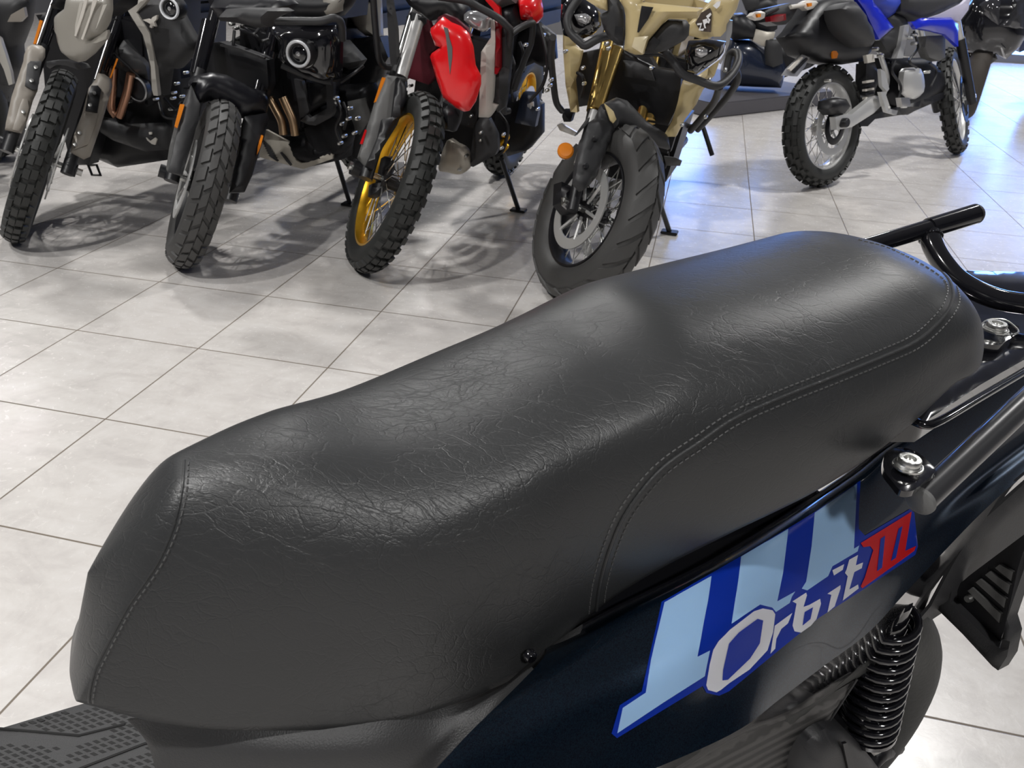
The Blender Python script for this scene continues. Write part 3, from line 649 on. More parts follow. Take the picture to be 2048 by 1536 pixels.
def wheel(parent,name,c,h,u2,ax,R,r,kind,rimmat,spokemat,disc=(1,),W=1.0,nsp=32,tyremat=None,hubr=.03,discmat=None,hw=.045,cast=0):
    rows,kh,bl=TREAD[kind]; Rb=R-kh; tm=tyremat or M_rub
    def S(T,q,hh=0): return c+(h*math.cos(T)+u2*math.sin(T))*((Rb-r)+(r+hh)*math.cos(q))+ax*((r+hh)*W*math.sin(q))
    Rr=Rb-2*r+.012; wr=r*W*.72
    bm=bmesh.new()
    lathe_bm(bm,c,ax,[(Rr+.004,-wr),(Rr-.004,-wr),(Rr-.008,-wr*.8),(Rr-.016,-wr*.35),(Rr-.016,wr*.35),(Rr-.008,wr*.8),(Rr-.004,wr),(Rr+.004,wr)],64,ref=h)
    rim=link(name,bm,rimmat,parent)
    lathe('hub',c,ax,[(0,-hw),(hubr*1.3,-hw),(hubr*1.3,-hw*.7),(hubr*.8,-hw*.5),(hubr*.8,hw*.5),(hubr*1.3,hw*.7),(hubr*1.3,hw),(0,hw)],M_blk if rimmat!=M_slv else M_alu,rim,24)
    bm=bmesh.new(); prof=[(Rb-r+r*math.cos(t),r*W*math.sin(t)) for t in np.linspace(-2.45,2.45,18)]
    lathe_bm(bm,c,ax,prof,72,ref=h)
    for (q0,q1,ph,ln,sk) in bl:
        for i in range(rows):
            T=2*PI*(i+ph)/rows; dT=2*PI/rows*ln; block_bm(bm,S,T,T+dT,q0,q1,sk,kh)
    link('tyre',bm,tm,rim,angle=35)
    if cast:
        for k in range(cast):
            a=2*PI*k/cast; d=h*math.cos(a)+u2*math.sin(a); tube('wheel_spoke',[c+d*hubr,c+d*(Rr-.01)],[.016,.011],rimmat,rim,seg=8)
    else:
        for k in range(nsp):
            a=2*PI*k/nsp; sgn=1 if k%2 else -1; tw=(1 if (k//2)%2 else -1)*.62
            d0=h*math.cos(a+tw)+u2*math.sin(a+tw); d1=h*math.cos(a)+u2*math.sin(a)
            tube('spoke',[c+d0*hubr*1.15+ax*sgn*hw*.85,c+d1*(Rr-.014)+ax*sgn*wr*.15],.0022,spokemat,rim,seg=5)
    for s in disc:
        bm=bmesh.new(); y=s*.062
        lathe_bm(bm,c,ax,[(.112,y-.0025),(.150,y-.0025),(.150,y+.0025),(.112,y+.0025)],40,ref=h,closed_prof=True)
        for k in range(6):
            a=2*PI*k/6; d=h*math.cos(a)+u2*math.sin(a); tube_bm(bm,[c+d*.03+ax*y*.8,c+d*.118+ax*y],.006,6)
        link('brake_disc',bm,discmat or M_slv,rim)
    return rim
class Bike:
    def __init__(s,label,wp,azf,leanf=10,group=None,cat='motorcycle',front=True):
        x,y,az,ln,R,r=wp; s.R=R*KB; s.r=r*KB; x*=KB;y*=KB
        az=math.radians(az);ln=math.radians(ln)
        s.h=Vector((math.cos(az),math.sin(az),0)); lf=Vector((-math.sin(az),math.cos(az),0))
        s.ax=math.cos(ln)*lf-math.sin(ln)*UP; s.u=math.cos(ln)*UP+math.sin(ln)*lf
        s.c=Vector((x,y,s.r))+(s.R-s.r)*s.u
        a=math.radians(azf);l=math.radians(leanf)
        s.X=Vector((math.cos(a),math.sin(a),0)); lf=Vector((-math.sin(a),math.cos(a),0))
        s.Y=math.cos(l)*lf-math.sin(l)*UP; s.Z=math.cos(l)*UP+math.sin(l)*lf
        s.root=empty('motorcycle',Vector((x,y,0)),label,cat,group)
        s.fd=(math.cos(RKE)*s.u-math.sin(RKE)*s.h).normalized(); s.fn=s.ax.cross(s.fd).normalized()
        if s.fn.dot(s.h)<0: s.fn=-s.fn
        s.tk=0
    def W(s,x,y,z): return s.c+s.X*x+s.Y*y+s.Z*z
    def px(s,p,x): return hit(p,s.c+s.X*x,s.X)
    def P(s,name,poly,x,m,bulge=.02,w=14,thick=.02,smooth=0,step=12,parent=None,label=None):
        s.tk+=1                       # neighbouring panels sit a fraction of a millimetre apart
        return pillow(name,poly,s.c+s.X*(x+.0003*s.tk),s.X,bulge,w,thick,m,parent or s.root,smooth,step,label=label)
    def PY(s,name,poly,y,m,bulge=.02,w=14,thick=.02,smooth=0,step=12,parent=None,label=None,sg=-1):
        s.tk+=1
        return pillow(name,poly,s.c+s.Y*(y-.0003*s.tk),s.Y*sg,bulge,w,thick,m,parent or s.root,smooth,step,label=label)
    def PF(s,name,poly,off,m,bulge=.01,w=12,thick=.02,smooth=0,step=10,parent=None,label=None):
        return pillow(name,poly,s.c+s.fn*off,s.fn,bulge,w,thick,m,parent or s.root,smooth,step,label=label)
    def T(s,name,pts,r,m,smooth=6,seg=10,parent=None):   # pts: (px,py,X)
        return tube(name,[s.px((a,b),x) for a,b,x in pts],r,m,parent or s.root,smooth,seg)
    def B(s,name,x0,x1,y0,y1,z0,z1,m,bev=.04,parent=None):
        bm=bmesh.new(); box_bm(bm,s.W((x0+x1)/2,(y0+y1)/2,(z0+z1)/2),s.X,s.Y,s.Z,x1-x0,y1-y0,z1-z0,bev); return link(name,bm,m,parent or s.root)
    def lathe(s,name,p,x,prof,m,parent=None,ax=None,seg=32): return lathe(name,s.px(p,x),ax or s.X,prof,m,parent or s.root,seg)
    def fork(s,r1,r2,m1,m2,L=.95,Llow=.3,yo=.105,fo=-.0,names=('fork_tube','fork_slider')):
        for sg in (-1,1):
            b=s.c+s.ax*yo*sg+s.fn*.02
            tube(names[1],[b-s.fd*.03,b+s.fd*Llow],r2,m2,s.root,seg=16)
            tube(names[0],[b+s.fd*Llow*.98,b+s.fd*L],r1,m1,s.root,seg=16)
        tube('front_axle',[s.c-s.ax*(yo+.03),s.c+s.ax*(yo+.03)],.012,M_stl,s.root,seg=12)
    def rear(s,wb,R,r,kind,rimmat,**k):
        c=s.c-s.X*wb; c=c+s.Z*((R*0+s.r-s.r)); c.z=0
        lf=s.Z-UP*s.Z.z
        # contact under the frame, centre raised by R along the leaned up axis
        c=Vector((c.x,c.y,r))+s.Z*(R-r)-lf*(s.R)*1.0
        wheel(s.root,'rear_wheel',c,s.X,s.Z,s.Y,R,r,kind,rimmat,M_stl,**k); return c
    def core(s,wb,tank=M_blk,seat=M_blk,eng=M_eng,zt=.60,w=.17):
        s.B('engine',-.98,-.60,-.15,.15,-.05,.30,eng,.05)
        s.B('radiator',-.50,-.44,-.15,.15,.16,.50,M_blk,.01)
        s.B('frame_spine',-1.15,-.42,-.07,.07,.30,.52,M_blk,.03)
        s.B('fuel_tank',-1.0,-.45,-w,w,zt-.12,zt+.18,tank,.09)
        s.B('seat',-1.70,-.95,-.13,.13,zt-.03,zt+.07,seat,.04)
        s.B('tail',-1.80,-1.1,-.09,.09,zt-.14,zt-.03,M_blk,.03)
        for sg in (-1,1): tube('swingarm',[s.W(-.92,.10*sg,.02),s.W(-wb,.10*sg,.0)],.022,M_eng,s.root,seg=10)
def stand(b,foot,x,top,r=.011,pad=(0,0)):
    F=hit(foot,Vector((0,0,.008)),UP); Tt=b.px(top,x)
    st=tube('side_stand',[Tt,F],r,M_blk,b.root,seg=10)
    bm=bmesh.new(); box_bm(bm,F,b.X,Vector((-b.X.y,b.X.x,0)),UP,.05,.075,.012,.003); link('stand_foot',bm,M_blk,st)
    return st
def ring_lamp(b,p,x,R,parent=None,ringm=M_ring):
    d=(CAM-b.px(p,x)).normalized(); ax=(b.X*1.2+d*.3).normalized(); c=b.px(p,x)
    g=lathe('fog_lamp',c,ax,[(0,-.05),(R*1.05,-.05),(R*1.12,0),(R*.98,.008),(R*.7,.0),(0,.0)],M_blk,b.root,36)
    lathe('lamp_ring',c,ax,[(R*.80,.004),(R*.82,.012),(R*.96,.014),(R*1.02,.008),(R*1.0,.0)],ringm,g,36,closed_prof=True)
    lathe('lamp_lens',c,ax,[(0,.010),(R*.3,.009),(R*.55,.005),(R*.66,.001)],M_gblk,g,28)
    lathe('lamp_bulb',c,ax,[(0,.014),(R*.12,.013),(R*.2,.009)],M_lens,g,14)
def bits(b,P,x,m=None,r=.007,parent=None):
    for k,(px_,py_) in enumerate(P):
        c=b.px((px_,py_),x+.02*((k*7)%3)); d=(CAM-c).normalized()
        lathe('engine_bolt',c,(b.X+d*.4),[(0,r*.9),(r*.6,r*.85),(r,r*.3),(r*1.1,-r),(r*1.1,-.03)],m or M_stl,parent or b.root,10)
def hose(b,P,x,r=.006,m=None): tube('hose',[b.px(p,x+.02*math.sin(i*1.7)) for i,p in enumerate(P)],r,m or M_blk,b.root,5,8)
z1,z2,z3,z4,z5=Z(1),Z(2),Z(3),Z(4),Z(5)
def ZZ(ox,oy,s): return lambda *P:[(ox+P[i]/s,oy+P[i+1]/s) for i in range(0,len(P),2)]
zb=ZZ(440,0,4.876); zc=ZZ(860,0,5.906); zd=ZZ(1160,0,5.12); za=ZZ(0,0,6.0235); ze=ZZ(1860,0,5.91)
# ---------------------------------------------------------------- grey adventure bike
A=Bike('grey adventure motorcycle with ribbed beak fender, pale fork guards and knobbly front tyre',(-.384,.24,305,27.6,.372,.05),266,group=None)
wheel(A.root,'front_wheel',A.c,A.h,A.u,A.ax,A.R,A.r,'adv',M_blk,M_stl,disc=(-1,1))
A.fork(.021,.024,M_gblk,M_blk,.92,.42)
g=A.PF('fork_guard',za(290,660,330,560,400,535,500,550,545,590,545,680,500,750,480,880,455,1080,400,1200,330,1446,260,1600,60,1560,70,1480,140,1160,220,920,280,740),.06,M_grd,.012,10,.012,label='pale grey guard on the right fork leg')
A.PF('guard_pad',za(330,770,370,735,500,735,470,1000,440,1080,390,1080,300,1030),.085,M_dgry,.006,6,.01,parent=g)
A.PF('guard_pad',za(270,1190,330,1190,350,1300,300,1480,230,1580,150,1560,230,1300),.080,M_grd,.006,6,.01,parent=g)
for p in za(432,810,380,970,280,1345): lathe('guard_bolt',hit(p,A.c+A.fn*.097,A.fn),A.fn,[(0,.004),(.007,.003),(.008,-.003)],M_stl,g,12)
g=A.PF('fork_guard',za(1150,960,1180,880,1260,895,1340,950,1355,1040,1330,1130,1250,1400,1200,1560,1090,1880,1010,1915,850,1830,880,1650,990,1370,1070,1060),.06,M_grd,.012,10,.012,label='pale grey guard on the left fork leg')
A.PF('guard_pad',za(1100,1030,1180,1030,1220,1080,1170,1350,1030,1330,1060,1150),.085,M_blk,.006,6,.01,parent=g)
A.PF('guard_pad',za(1010,1365,1180,1365,1150,1500,1060,1740,900,1800,950,1600),.080,M_grd,.006,6,.01,parent=g)
for p in za(1135,1120,1085,1265,960,1600,905,1740): lathe('guard_bolt',hit(p,A.c+A.fn*.097,A.fn),A.fn,[(0,.004),(.007,.003),(.008,-.003)],M_stl,g,12)
for pl in (za(480,240,515,250,430,530,400,525),za(1405,700,1425,710,1335,945,1322,930)): A.PF('fork_reflector',pl,.05,M_amb,.003,3,.008)
for pts in (za(640,0,455,545),za(1330,400,1150,960)):
    tube('fork_tube_highlight_sleeve',[hit(p,A.c+A.fn*.045,A.fn) for p in pts],.008,M_chr,A.root,seg=12)  # thin chrome strip stands in for the highlight along the black fork
bk=A.P('front_fender',za(800,-30,1330,-30,1335,120,1310,250,1240,390,1100,480,1290,360,1300,400,1280,470,1120,650,1000,740,940,750,840,710,740,630,690,500,660,330,660,200,700,160,770,110),.03,M_gry,.03,34,.012,label='beaked grey fender')
A.P('fender_rib',za(960,30,1000,30,930,300,900,440,905,300),.062,M_lgry,.003,3,.004,parent=bk)
A.P('fender_rib',za(1020,-20,1060,-20,1000,200,915,440,895,430),.063,M_white,.003,3,.004,parent=bk)
A.P('fender_rib',za(1120,-20,1180,-20,1130,110,1000,480,975,470,1080,180),.063,M_white,.003,3,.004,parent=bk)
A.P('fender_rib',za(1240,60,1290,50,1180,300,1150,360),.065,M_lgry,.003,3,.004,parent=bk)
A.P('inner_fender',za(560,740,640,730,800,735,960,780,1000,830,940,840,800,790,680,780,600,830,560,800),-.02,M_dgry,.01,6,.04)
tp=A.P('tank_side_panel',za(1530,110,1650,-20,2080,-20,2250,300,2400,560,2160,820,2140,830,2040,820,1990,1150,1850,1150,1830,1080,1820,800,1760,560,1720,420,1600,230),-.34,M_dgry,.05,40,.03,label='dark grey tank panel with pale edge')
A.P('panel_edge',za(1530,110,1650,-20,1790,-20,1640,150,1800,400,1850,650,1880,950,1900,1120,1900,1155,1850,1150,1830,1080,1815,800,1760,560,1720,420,1600,230),-.285,M_lgry,.008,8,.02,parent=tp)
A.P('bird_emblem',za(1715,240,1780,225,1810,240,1840,205,1890,180,1885,230,1855,265,1875,320,1840,310,1825,340,1800,325,1810,290,1770,265),-.275,M_white,.002,3,.01,parent=tp,step=6)
A.P('lower_fairing',za(1420,560,1490,480,1760,800,1790,960,1620,900,1430,830),-.42,M_dgry,.03,30,.03)
A.P('engine_cover',[(72,30),(200,20),(330,60),(345,250),(335,320),(235,335),(150,300),(168,200),(150,120),(110,100)],-.55,M_blk,.03,20,.08)
A.P('frame_cover',[(80,55),(215,55),(215,200),(178,330),(142,330),(122,250),(92,200)],-.42,M_blk,.01,10,.06)
A.lathe('horn',z1(750,490)[0],-.40,[(0,0),(.02,.004),(.045,0),(.05,.006),(.054,0),(.05,-.03)],M_blk,None)
A.lathe('horn_rim',z1(750,490)[0],-.392,[(.044,0),(.046,.006),(.050,0)],M_lens)
for pts in (z1(625,370,618,480,612,590,640,640),z1(718,405,700,500,672,590,655,640)): A.T('exhaust_header',[(*p,-.38) for p in pts],.017,M_cop)
bp=A.P('bash_plate',z1(530,640,600,650,700,680,900,675,930,700,935,820,800,832,620,770,550,725),-.42,M_dgry,.03,25,.01)
A.P('v_mark',z1(800,755,822,775,850,755,860,765,850,795,832,790,808,770),-.385,M_white,.002,2,.006,parent=bp,step=5)
A.P('v_mark',z1(816,725,832,725,832,738,818,738),-.385,M_white,.002,2,.006,parent=bp,step=5)
tube('axle_clamp',[A.c-A.ax*.09,A.c-A.ax*.155],.026,M_blk,A.root,seg=18); tube('axle_nut',[A.c-A.ax*.155,A.c-A.ax*.175],.014,M_alu,A.root,seg=14)
tube('axle_clamp',[A.c+A.ax*.09,A.c+A.ax*.135],.026,M_blk,A.root,seg=18); tube('axle_nut',[A.c+A.ax*.135,A.c+A.ax*.155],.014,M_alu,A.root,seg=14)
A.T('shift_lever',[(*p,-.5) for p in z1(470,870,505,960,552,962,530,905,495,905)],.006,M_blk,0)
A.core(1.45); A.rear(1.45,.33,.055,'adv',M_blk,nsp=20)
A.P('headlight_cowl',za(640,-60,1560,-60,1540,60,1340,200,1320,60,800,40,740,120,620,100),-.12,M_blk,.03,20,.05)
ring_lamp(A,(341,17),-.22,.037)
tube('fork_tube_lower',[hit(p,A.c+A.fn*.0,A.fn) for p in za(1400,330,1230,900)],.022,M_gblk,A.root,seg=16)
bits(A,z1(945,510,990,530,940,540,650,600,700,560,845,545,1010,400,960,460,930,600,975,640),-.42,M_stl,.006)
for P_ in (z1(560,300,620,420,580,560,640,660),z1(900,540,960,600,1000,560,1040,620),z1(870,560,900,640,980,650),z1(600,260,660,330,760,420,800,520)): hose(A,P_,-.40)
A.P('cylinder_head',z1(590,560,700,640,820,560,900,580,960,660,900,690,700,680,600,650),-.58,M_eng,.03,12,.04)
# --------------------------------------------------------------- black tourer with road tyre
Bk=Bike('black adventure motorcycle with boxed black fender, road-pattern tyre and perforated aluminium skid plate',(.427,.2,304.1,24.2,.337,.061),266)
wheel(Bk.root,'front_wheel',Bk.c,Bk.h,Bk.u,Bk.ax,Bk.R,Bk.r,'street',M_blk,M_stl,disc=(-1,1),tyremat=M_rub2)
Bk.fork(.022,.026,M_gblk,M_blk,1.0,.40)
fd=Bk.PF('front_fender',z2(185,480,230,420,330,395,420,410,560,480,640,505,655,560,640,628,510,642,430,600,400,580,330,545,290,560,270,640,250,660,240,480),.10,M_mblk,.05,40,.02,label='matte black fender')
Bk.PF('fender_side',z2(205,520,225,465,262,545,275,570,268,640,230,790,178,962,100,938,110,900,150,720,190,560),.12,M_dgry,.008,8,.02,parent=fd)
Bk.PF('fender_side',z2(150,640,205,515,215,520,160,720,120,880,100,935,92,920,110,800),.105,M_mgry,.004,5,.02,parent=fd)
Bk.PF('fender_side',z2(518,640,640,618,652,645,625,760,600,835,560,965,520,1052,440,1055,455,960,500,780),.12,M_blk,.010,8,.02,parent=fd)
Bk.PF('fender_reflector',z2(165,570,190,573,170,640,150,702,135,692,150,630),.135,M_amb,.004,4,.01,parent=fd)
Bk.PF('fender_reflector',z2(612,740,622,745,605,810,588,848,592,800),.135,M_amb,.003,3,.01,parent=fd)
for pts in (z2(318,118,250,412),z2(662,290,610,508)):
    tube('fork_tube_highlight_sleeve',[hit(p,Bk.c+Bk.fn*.02,Bk.fn) for p in pts],.022,M_gblk,Bk.root,seg=20)
tube('axle_clamp',[Bk.c-Bk.ax*.09,Bk.c-Bk.ax*.15],.024,M_blk,Bk.root,seg=18)
Bk.P('nose_cowl',zb(-120,0,640,-20,720,40,640,120,500,190,470,260,350,270,200,230,0,200,-60,120),-.02,M_mblk,.05,40,.03,label='matte black nose cowl')
Bk.P('nose_cowl_lip',zb(0,150,60,90,250,75,620,80,680,110,560,150,480,200,470,265,360,270,200,225,0,205),.04,M_dgry,.03,20,.03)
Bk.P('radiator_shroud',z2(300,240,380,230,600,310,640,330,650,470,610,560,400,560,300,430),-.30,M_blk,.01,20,.05)
Bk.P('side_fairing',zb(480,260,1090,250,1140,400,1130,760,1030,790,820,740,640,680,560,560,600,420,480,310),-.30,M_gblk,.05,40,.05)
ring_lamp(Bk,zb(770,525)[0],-.20,.045)
ring_lamp(Bk,zb(825,535)[0],-.25,.043)
Bk.T('crash_bar',[(*p,x) for p,x in zip(zb(540,205,760,205,980,205,1100,175,1165,200,1190,260,1195,380),(-.12,-.14,-.16,-.18,-.2,-.22,-.26))],.013,M_dgry)
Bk.T('crash_bar',[(*p,x) for p,x in zip(zb(600,640,820,735,1000,790,1090,800),(-.25,-.28,-.3,-.3))],.010,M_dgry)
Bk.P('crankcase_guard',zb(720,770,800,790,870,1080,840,1130,780,1150),-.42,M_dgry,.01,8,.02)
Bk.P('crankcase_guard',zb(1030,800,1105,810,1110,1090,1090,1140,930,1225,860,1215,780,1180,850,1120,880,1150,1040,1060,1040,900),-.40,M_dgry,.01,8,.02)
Bk.P('coolant_tank',zb(800,790,1030,830,1040,990,860,1110),-.46,M_blk,.02,10,.04)
Bk.lathe('clutch_cover',zb(1035,1290)[0],-.50,[(0,.03),(.05,.028),(.085,.02),(.1,0),(.1,-.06)],M_eng)
for pts in (zb(480,950,540,1060,600,1180,620,1310),zb(610,950,660,1060,710,1180,735,1320)): Bk.T('exhaust_header',[(*p,-.39) for p in pts],.017,M_bgold)
sk=Bk.P('skid_plate',z2(605,715,640,713,760,778,800,880,830,895,870,890,980,828,1003,850,1000,872,840,928,780,912,600,862),-.48,M_skid,.008,8,.012,step=10,label='perforated aluminium skid plate')
for k in range(7): x,y=612+0,775+k*13; Bk.P('slot',z2(x+k*6,y,x+8+k*6,y-5,x+45+k*8,y+28,x+38+k*8,y+34),-.462,M_dgry,0,0,.006,parent=sk,step=30)
for k in range(7): x,y=712+k*5,838+k*7; Bk.P('slot',z2(x,y,x+8,y-4,x+36,y+24,x+28,y+30),-.462,M_dgry,0,0,.006,parent=sk,step=30)
Bk.P('engine_lower',zb(620,1330,930,1300,1000,1420,1130,1350,1200,1430,1180,1560,900,1620,700,1560),-.52,M_eng,.04,20,.1)
Bk.P('silencer_cover',zb(1150,400,1210,400,1380,590,1350,640,1260,680,1145,620),-.62,M_dgry,.03,20,.05)
Bk.P('side_pannel_mark',zb(885,60,945,50,955,150,880,120,915,115),-.30,M_white,.001,2,.004,step=6)
bpy.data.objects['side_pannel_mark'].name='panel_mark'
Bk.P('tail_panel',zb(1270,-40,1500,-40,1520,360,1420,350,1310,260,1250,120),-1.02,M_gry,.04,30,.08)
Bk.P('rear_frame_cover',zb(1140,380,1560,360,1640,560,1560,700,1480,960,1300,900,1150,800),-1.0,M_blk,.02,20,.08)
Bk.P('gearbox',z3(100,440,260,430,300,540,230,700,200,860,110,800,80,620),-.66,M_eng,.04,20,.05)
Bk.P('gearbox_plate',z3(140,520,230,500,260,600,200,690,150,640),-.62,M_mgry,.01,8,.01)
bits(Bk,zb(1120,400,1120,490,1120,960,1130,1000,1180,1210,1240,1160,1255,1060,1160,1400,1200,1330,220,235,100,235,140,275,1300,1300,1330,1160),-.36,M_stl,.007)
for P_ in (zb(200,290,340,340,400,400,480,380),zb(250,280,330,330,380,280),zb(1130,950,1180,1100,1130,1250,1180,1400),zb(1180,800,1300,720,1400,640),zb(140,300,130,460,140,700),zb(1200,1000,1240,1120,1210,1260)): hose(Bk,P_,-.34,.006)
Bk.P('radiator_fin',zb(0,430,160,460,430,560,430,580,160,490,0,450),-.25,M_dgry,.004,4,.01)
stand(Bk,(700,408),-.62,(668,303))
Bk.core(1.42,w=.16); Bk.rear(1.45,.33,.07,'street',M_blk,nsp=20)
Bk.P('tank_panel',zb(640,-60,1300,-60,1240,60,1150,160,1000,200,760,190,700,100),-.32,M_blk,.06,40,.05)
Bk.P('tank_badge_panel',zb(1000,-40,1220,-40,1160,110,1050,160,1000,130),-.29,M_gry,.02,15,.03)
# -------------------------------------------------------------- red rally bike
C=Bike('red and white adventure motorcycle with gold spoked wheel and bright red beak fender',(1.112,.385,300.9,26,.369,.052),265)
wheel(C.root,'front_wheel',C.c,C.h,C.u,C.ax,C.R,C.r,'rally',M_gold,M_chr,disc=(1,),nsp=36)
C.fork(.023,.026,M_chr,M_blk,.86,.44)
g=C.PF('fork_guard',z3(345,385,432,395,445,470,440,520,395,640,330,740,270,870,235,850,203,800,250,650,290,520),.045,M_mgry,.012,10,.03,label='grey fork guard')
C.PF('guard_cover',z3(395,395,435,398,445,470,440,520,395,640,320,760,272,868,238,850,300,700,320,610,370,600,385,480),.075,M_blk,.012,8,.02,parent=g)
C.PF('fork_reflector',z3(320,395,338,400,300,520,280,522),.04,M_amb,.004,3,.01)
C.PF('red_tag',z3(232,662,240,668,218,738,206,735),.04,M_red,.002,2,.006,step=5)
tube('axle_clamp',[C.c-C.ax*.085,C.c-C.ax*.16],.030,M_blk,C.root,seg=20); tube('axle_nut',[C.c-C.ax*.16,C.c-C.ax*.172],.016,M_stl,C.root,seg=14)
C.PF('brake_caliper',z3(330,800,370,800,385,860,350,960,300,1010,262,1000,268,940,300,930),.0,M_blk,.02,8,.04)
tube('fork_stanchion',[hit(p,C.c+C.fn*.03,C.fn) for p in z3(502,90,412,395)],.0255,M_slv,C.root,seg=24)
tube('fork_upper_tube',[hit(p,C.c+C.fn*.03,C.fn) for p in z3(530,-30,508,70)],.024,M_lens,C.root,seg=20)
bits(C,z3(1050,230,1140,180,935,690,925,760,460,440,500,470,770,595,1110,560,820,680,820,720,745,800,710,870),-.40,M_stl,.006)
for P_ in (zc(960,650,1000,800,960,1000,980,1200),zc(1060,500,1100,620,1080,760),zc(1100,760,1000,900,960,1100)) : hose(C,P_,-.45)
C.PF('fork_clamp',z3(468,60,550,85,545,120,470,100),.05,M_blk,.015,8,.05)
C.P('grille',zc(-180,80,-60,130,0,300,70,570,-10,640,60,900,-20,1000,-260,920,-330,980,-300,700,-200,400),-.38,M_mar,.01,10,.03,label='dark maroon grille')
rf=C.P('front_fender',zc(50,300,150,200,240,265,350,310,450,400,500,560,525,770,590,900,590,1000,530,1200,460,1310,400,1320,300,1270,150,1150,80,950,0,670,20,630,120,560,60,540,0,380,10,330),.07,M_red,.028,34,.012,label='glossy red beak fender')
C.P('fender_upper',zc(50,300,100,200,170,165,300,220,430,330,480,430,350,330,240,270,150,250),.02,M_mar,.02,15,.02,parent=rf)
C.P('fender_stripe',zc(160,320,205,335,225,440,262,560,262,680,235,880,215,700,200,540,185,420),.099,M_mgry,.002,3,.004,parent=rf,step=6)
C.P('rear_mudguard',zc(150,1200,360,1310,330,1450,280,1560,160,1536,140,1350),-.02,M_blk,.03,20,.03)
C.PF('fender_stay',zc(190,1190,235,1210,230,1290,160,1290),.05,M_slv,.005,4,.01)
C.P('headlight_housing',zc(-330,-60,300,-60,420,120,400,330,200,230,150,160,0,250,-250,60),-.12,M_blk,.03,20,.05)
fl=C.P('fog_lamp',zc(400,170,450,130,600,140,690,200,680,330,620,380,500,330,400,250),-.08,M_lens,.03,14,.04,label='clear fog lamp')
wp_=C.P('radiator_shroud',zc(715,240,765,240,770,500,745,1000,730,1220,800,1240,690,1390,575,1385,590,950,605,610,720,440),-.10,M_white,.02,14,.03,label='white radiator shroud')
C.P('shroud_stripe',zc(765,240,830,240,830,800,790,880,760,870,770,500),-.105,M_dred,.01,8,.03)
C.P('shroud_side',zc(830,240,960,330,960,500,930,900,880,1260,800,1330,730,1220,760,900,820,820),-.13,M_dgry,.02,14,.03)
C.P('tank_top',zc(640,-60,1000,-60,1010,40,800,90,760,110),-.2,M_mgry,.03,20,.03)
C.P('tank_red_edge',zc(650,0,720,0,820,90,830,230,770,220,750,110),-.165,M_red,.01,8,.02)
C.P('tank_side',zc(815,100,1005,35,1070,250,1130,270,980,350,900,330,830,240),-.22,M_blk,.03,20,.03)
C.P('red_tank_cover',zc(1000,-60,1270,-60,1300,100,1300,200,1240,280,1180,230,1080,250,1050,130,1020,20),-.24,M_red,.06,35,.04,label='red tank cover')
C.T('crash_bar',[(*p,x) for p,x in zip(zc(100,-40,420,10,600,100,800,210,900,300,950,380,930,600,900,950,870,1290,930,1310),(0,-.02,-.04,-.06,-.08,-.1,-.14,-.2,-.26,-.3))],.012,M_dgry)
C.T('crash_bar',[(*p,x) for p,x in zip(zc(960,400,1060,330,1200,270,1215,320,1190,520,1100,750,1000,1050),(-.1,-.14,-.18,-.2,-.24,-.3,-.36))],.011,M_dgry)
C.T('crash_bar',[(*p,x) for p,x in zip(z3(272,-20,282,120,300,290,325,335,360,345),(0,-.02,-.06,-.1,-.12))],.012,M_blk)
C.P('left_shroud',z3(340,0,355,-20,385,150,395,380,365,380,350,200),-.16,M_dgry,.01,6,.03)
C.P('bash_plate',z3(605,860,650,720,700,738,750,770,765,850,722,892,650,882),-.42,M_skid,.02,10,.03,smooth=3,label='cast aluminium bash plate')
C.P('engine_guard',z3(765,850,790,640,820,600,865,608,905,690,912,760,895,795,785,855),-.44,M_dgry,.02,14,.03)
C.P('foot_peg_bracket',zc(1060,1170,1100,1090,1250,1100,1280,1300,1240,1500,1000,1450,1040,1300),-.75,mat('dark_blue_grey',(.03,.04,.07),.4),.02,15,.04)
C.P('peg_plate',zc(1150,1230,1220,1200,1225,1260,1200,1250,1190,1290,1150,1260),-.72,M_lens,.003,3,.01,step=6)
C.P('side_frame_cover',zc(960,320,1250,260,1450,420,1470,700,1330,790,1230,740,1100,800,960,900),-1.05,M_blk,.02,16,.06)
C.P('swingarm_cover',z3(930,560,1000,520,1060,500,1126,540,1126,690,1060,770,960,800,905,720),-.92,M_blk,.02,12,.08)
C.T('footrest',[(*p,-.62) for p in z3(915,575,960,650,940,760,900,800)],.008,M_blk)
C.T('shock_spring',[(*p,-.68) for p in z3(935,690,960,700,925,740,955,745,930,775)],.012,M_gold)
stand(C,(1037,420),-.66,(1003,318))
C.core(1.47,w=.15)
lfv=C.Z-UP*C.Z.z; cc=C.c-C.X*1.5; cc=Vector((cc.x,cc.y,.065))+C.Z*.275-lfv*C.R
wheel(C.root,'rear_wheel',cc,C.X,C.Z,C.Y,.34,.065,'knob',M_gold,M_stl,nsp=20)
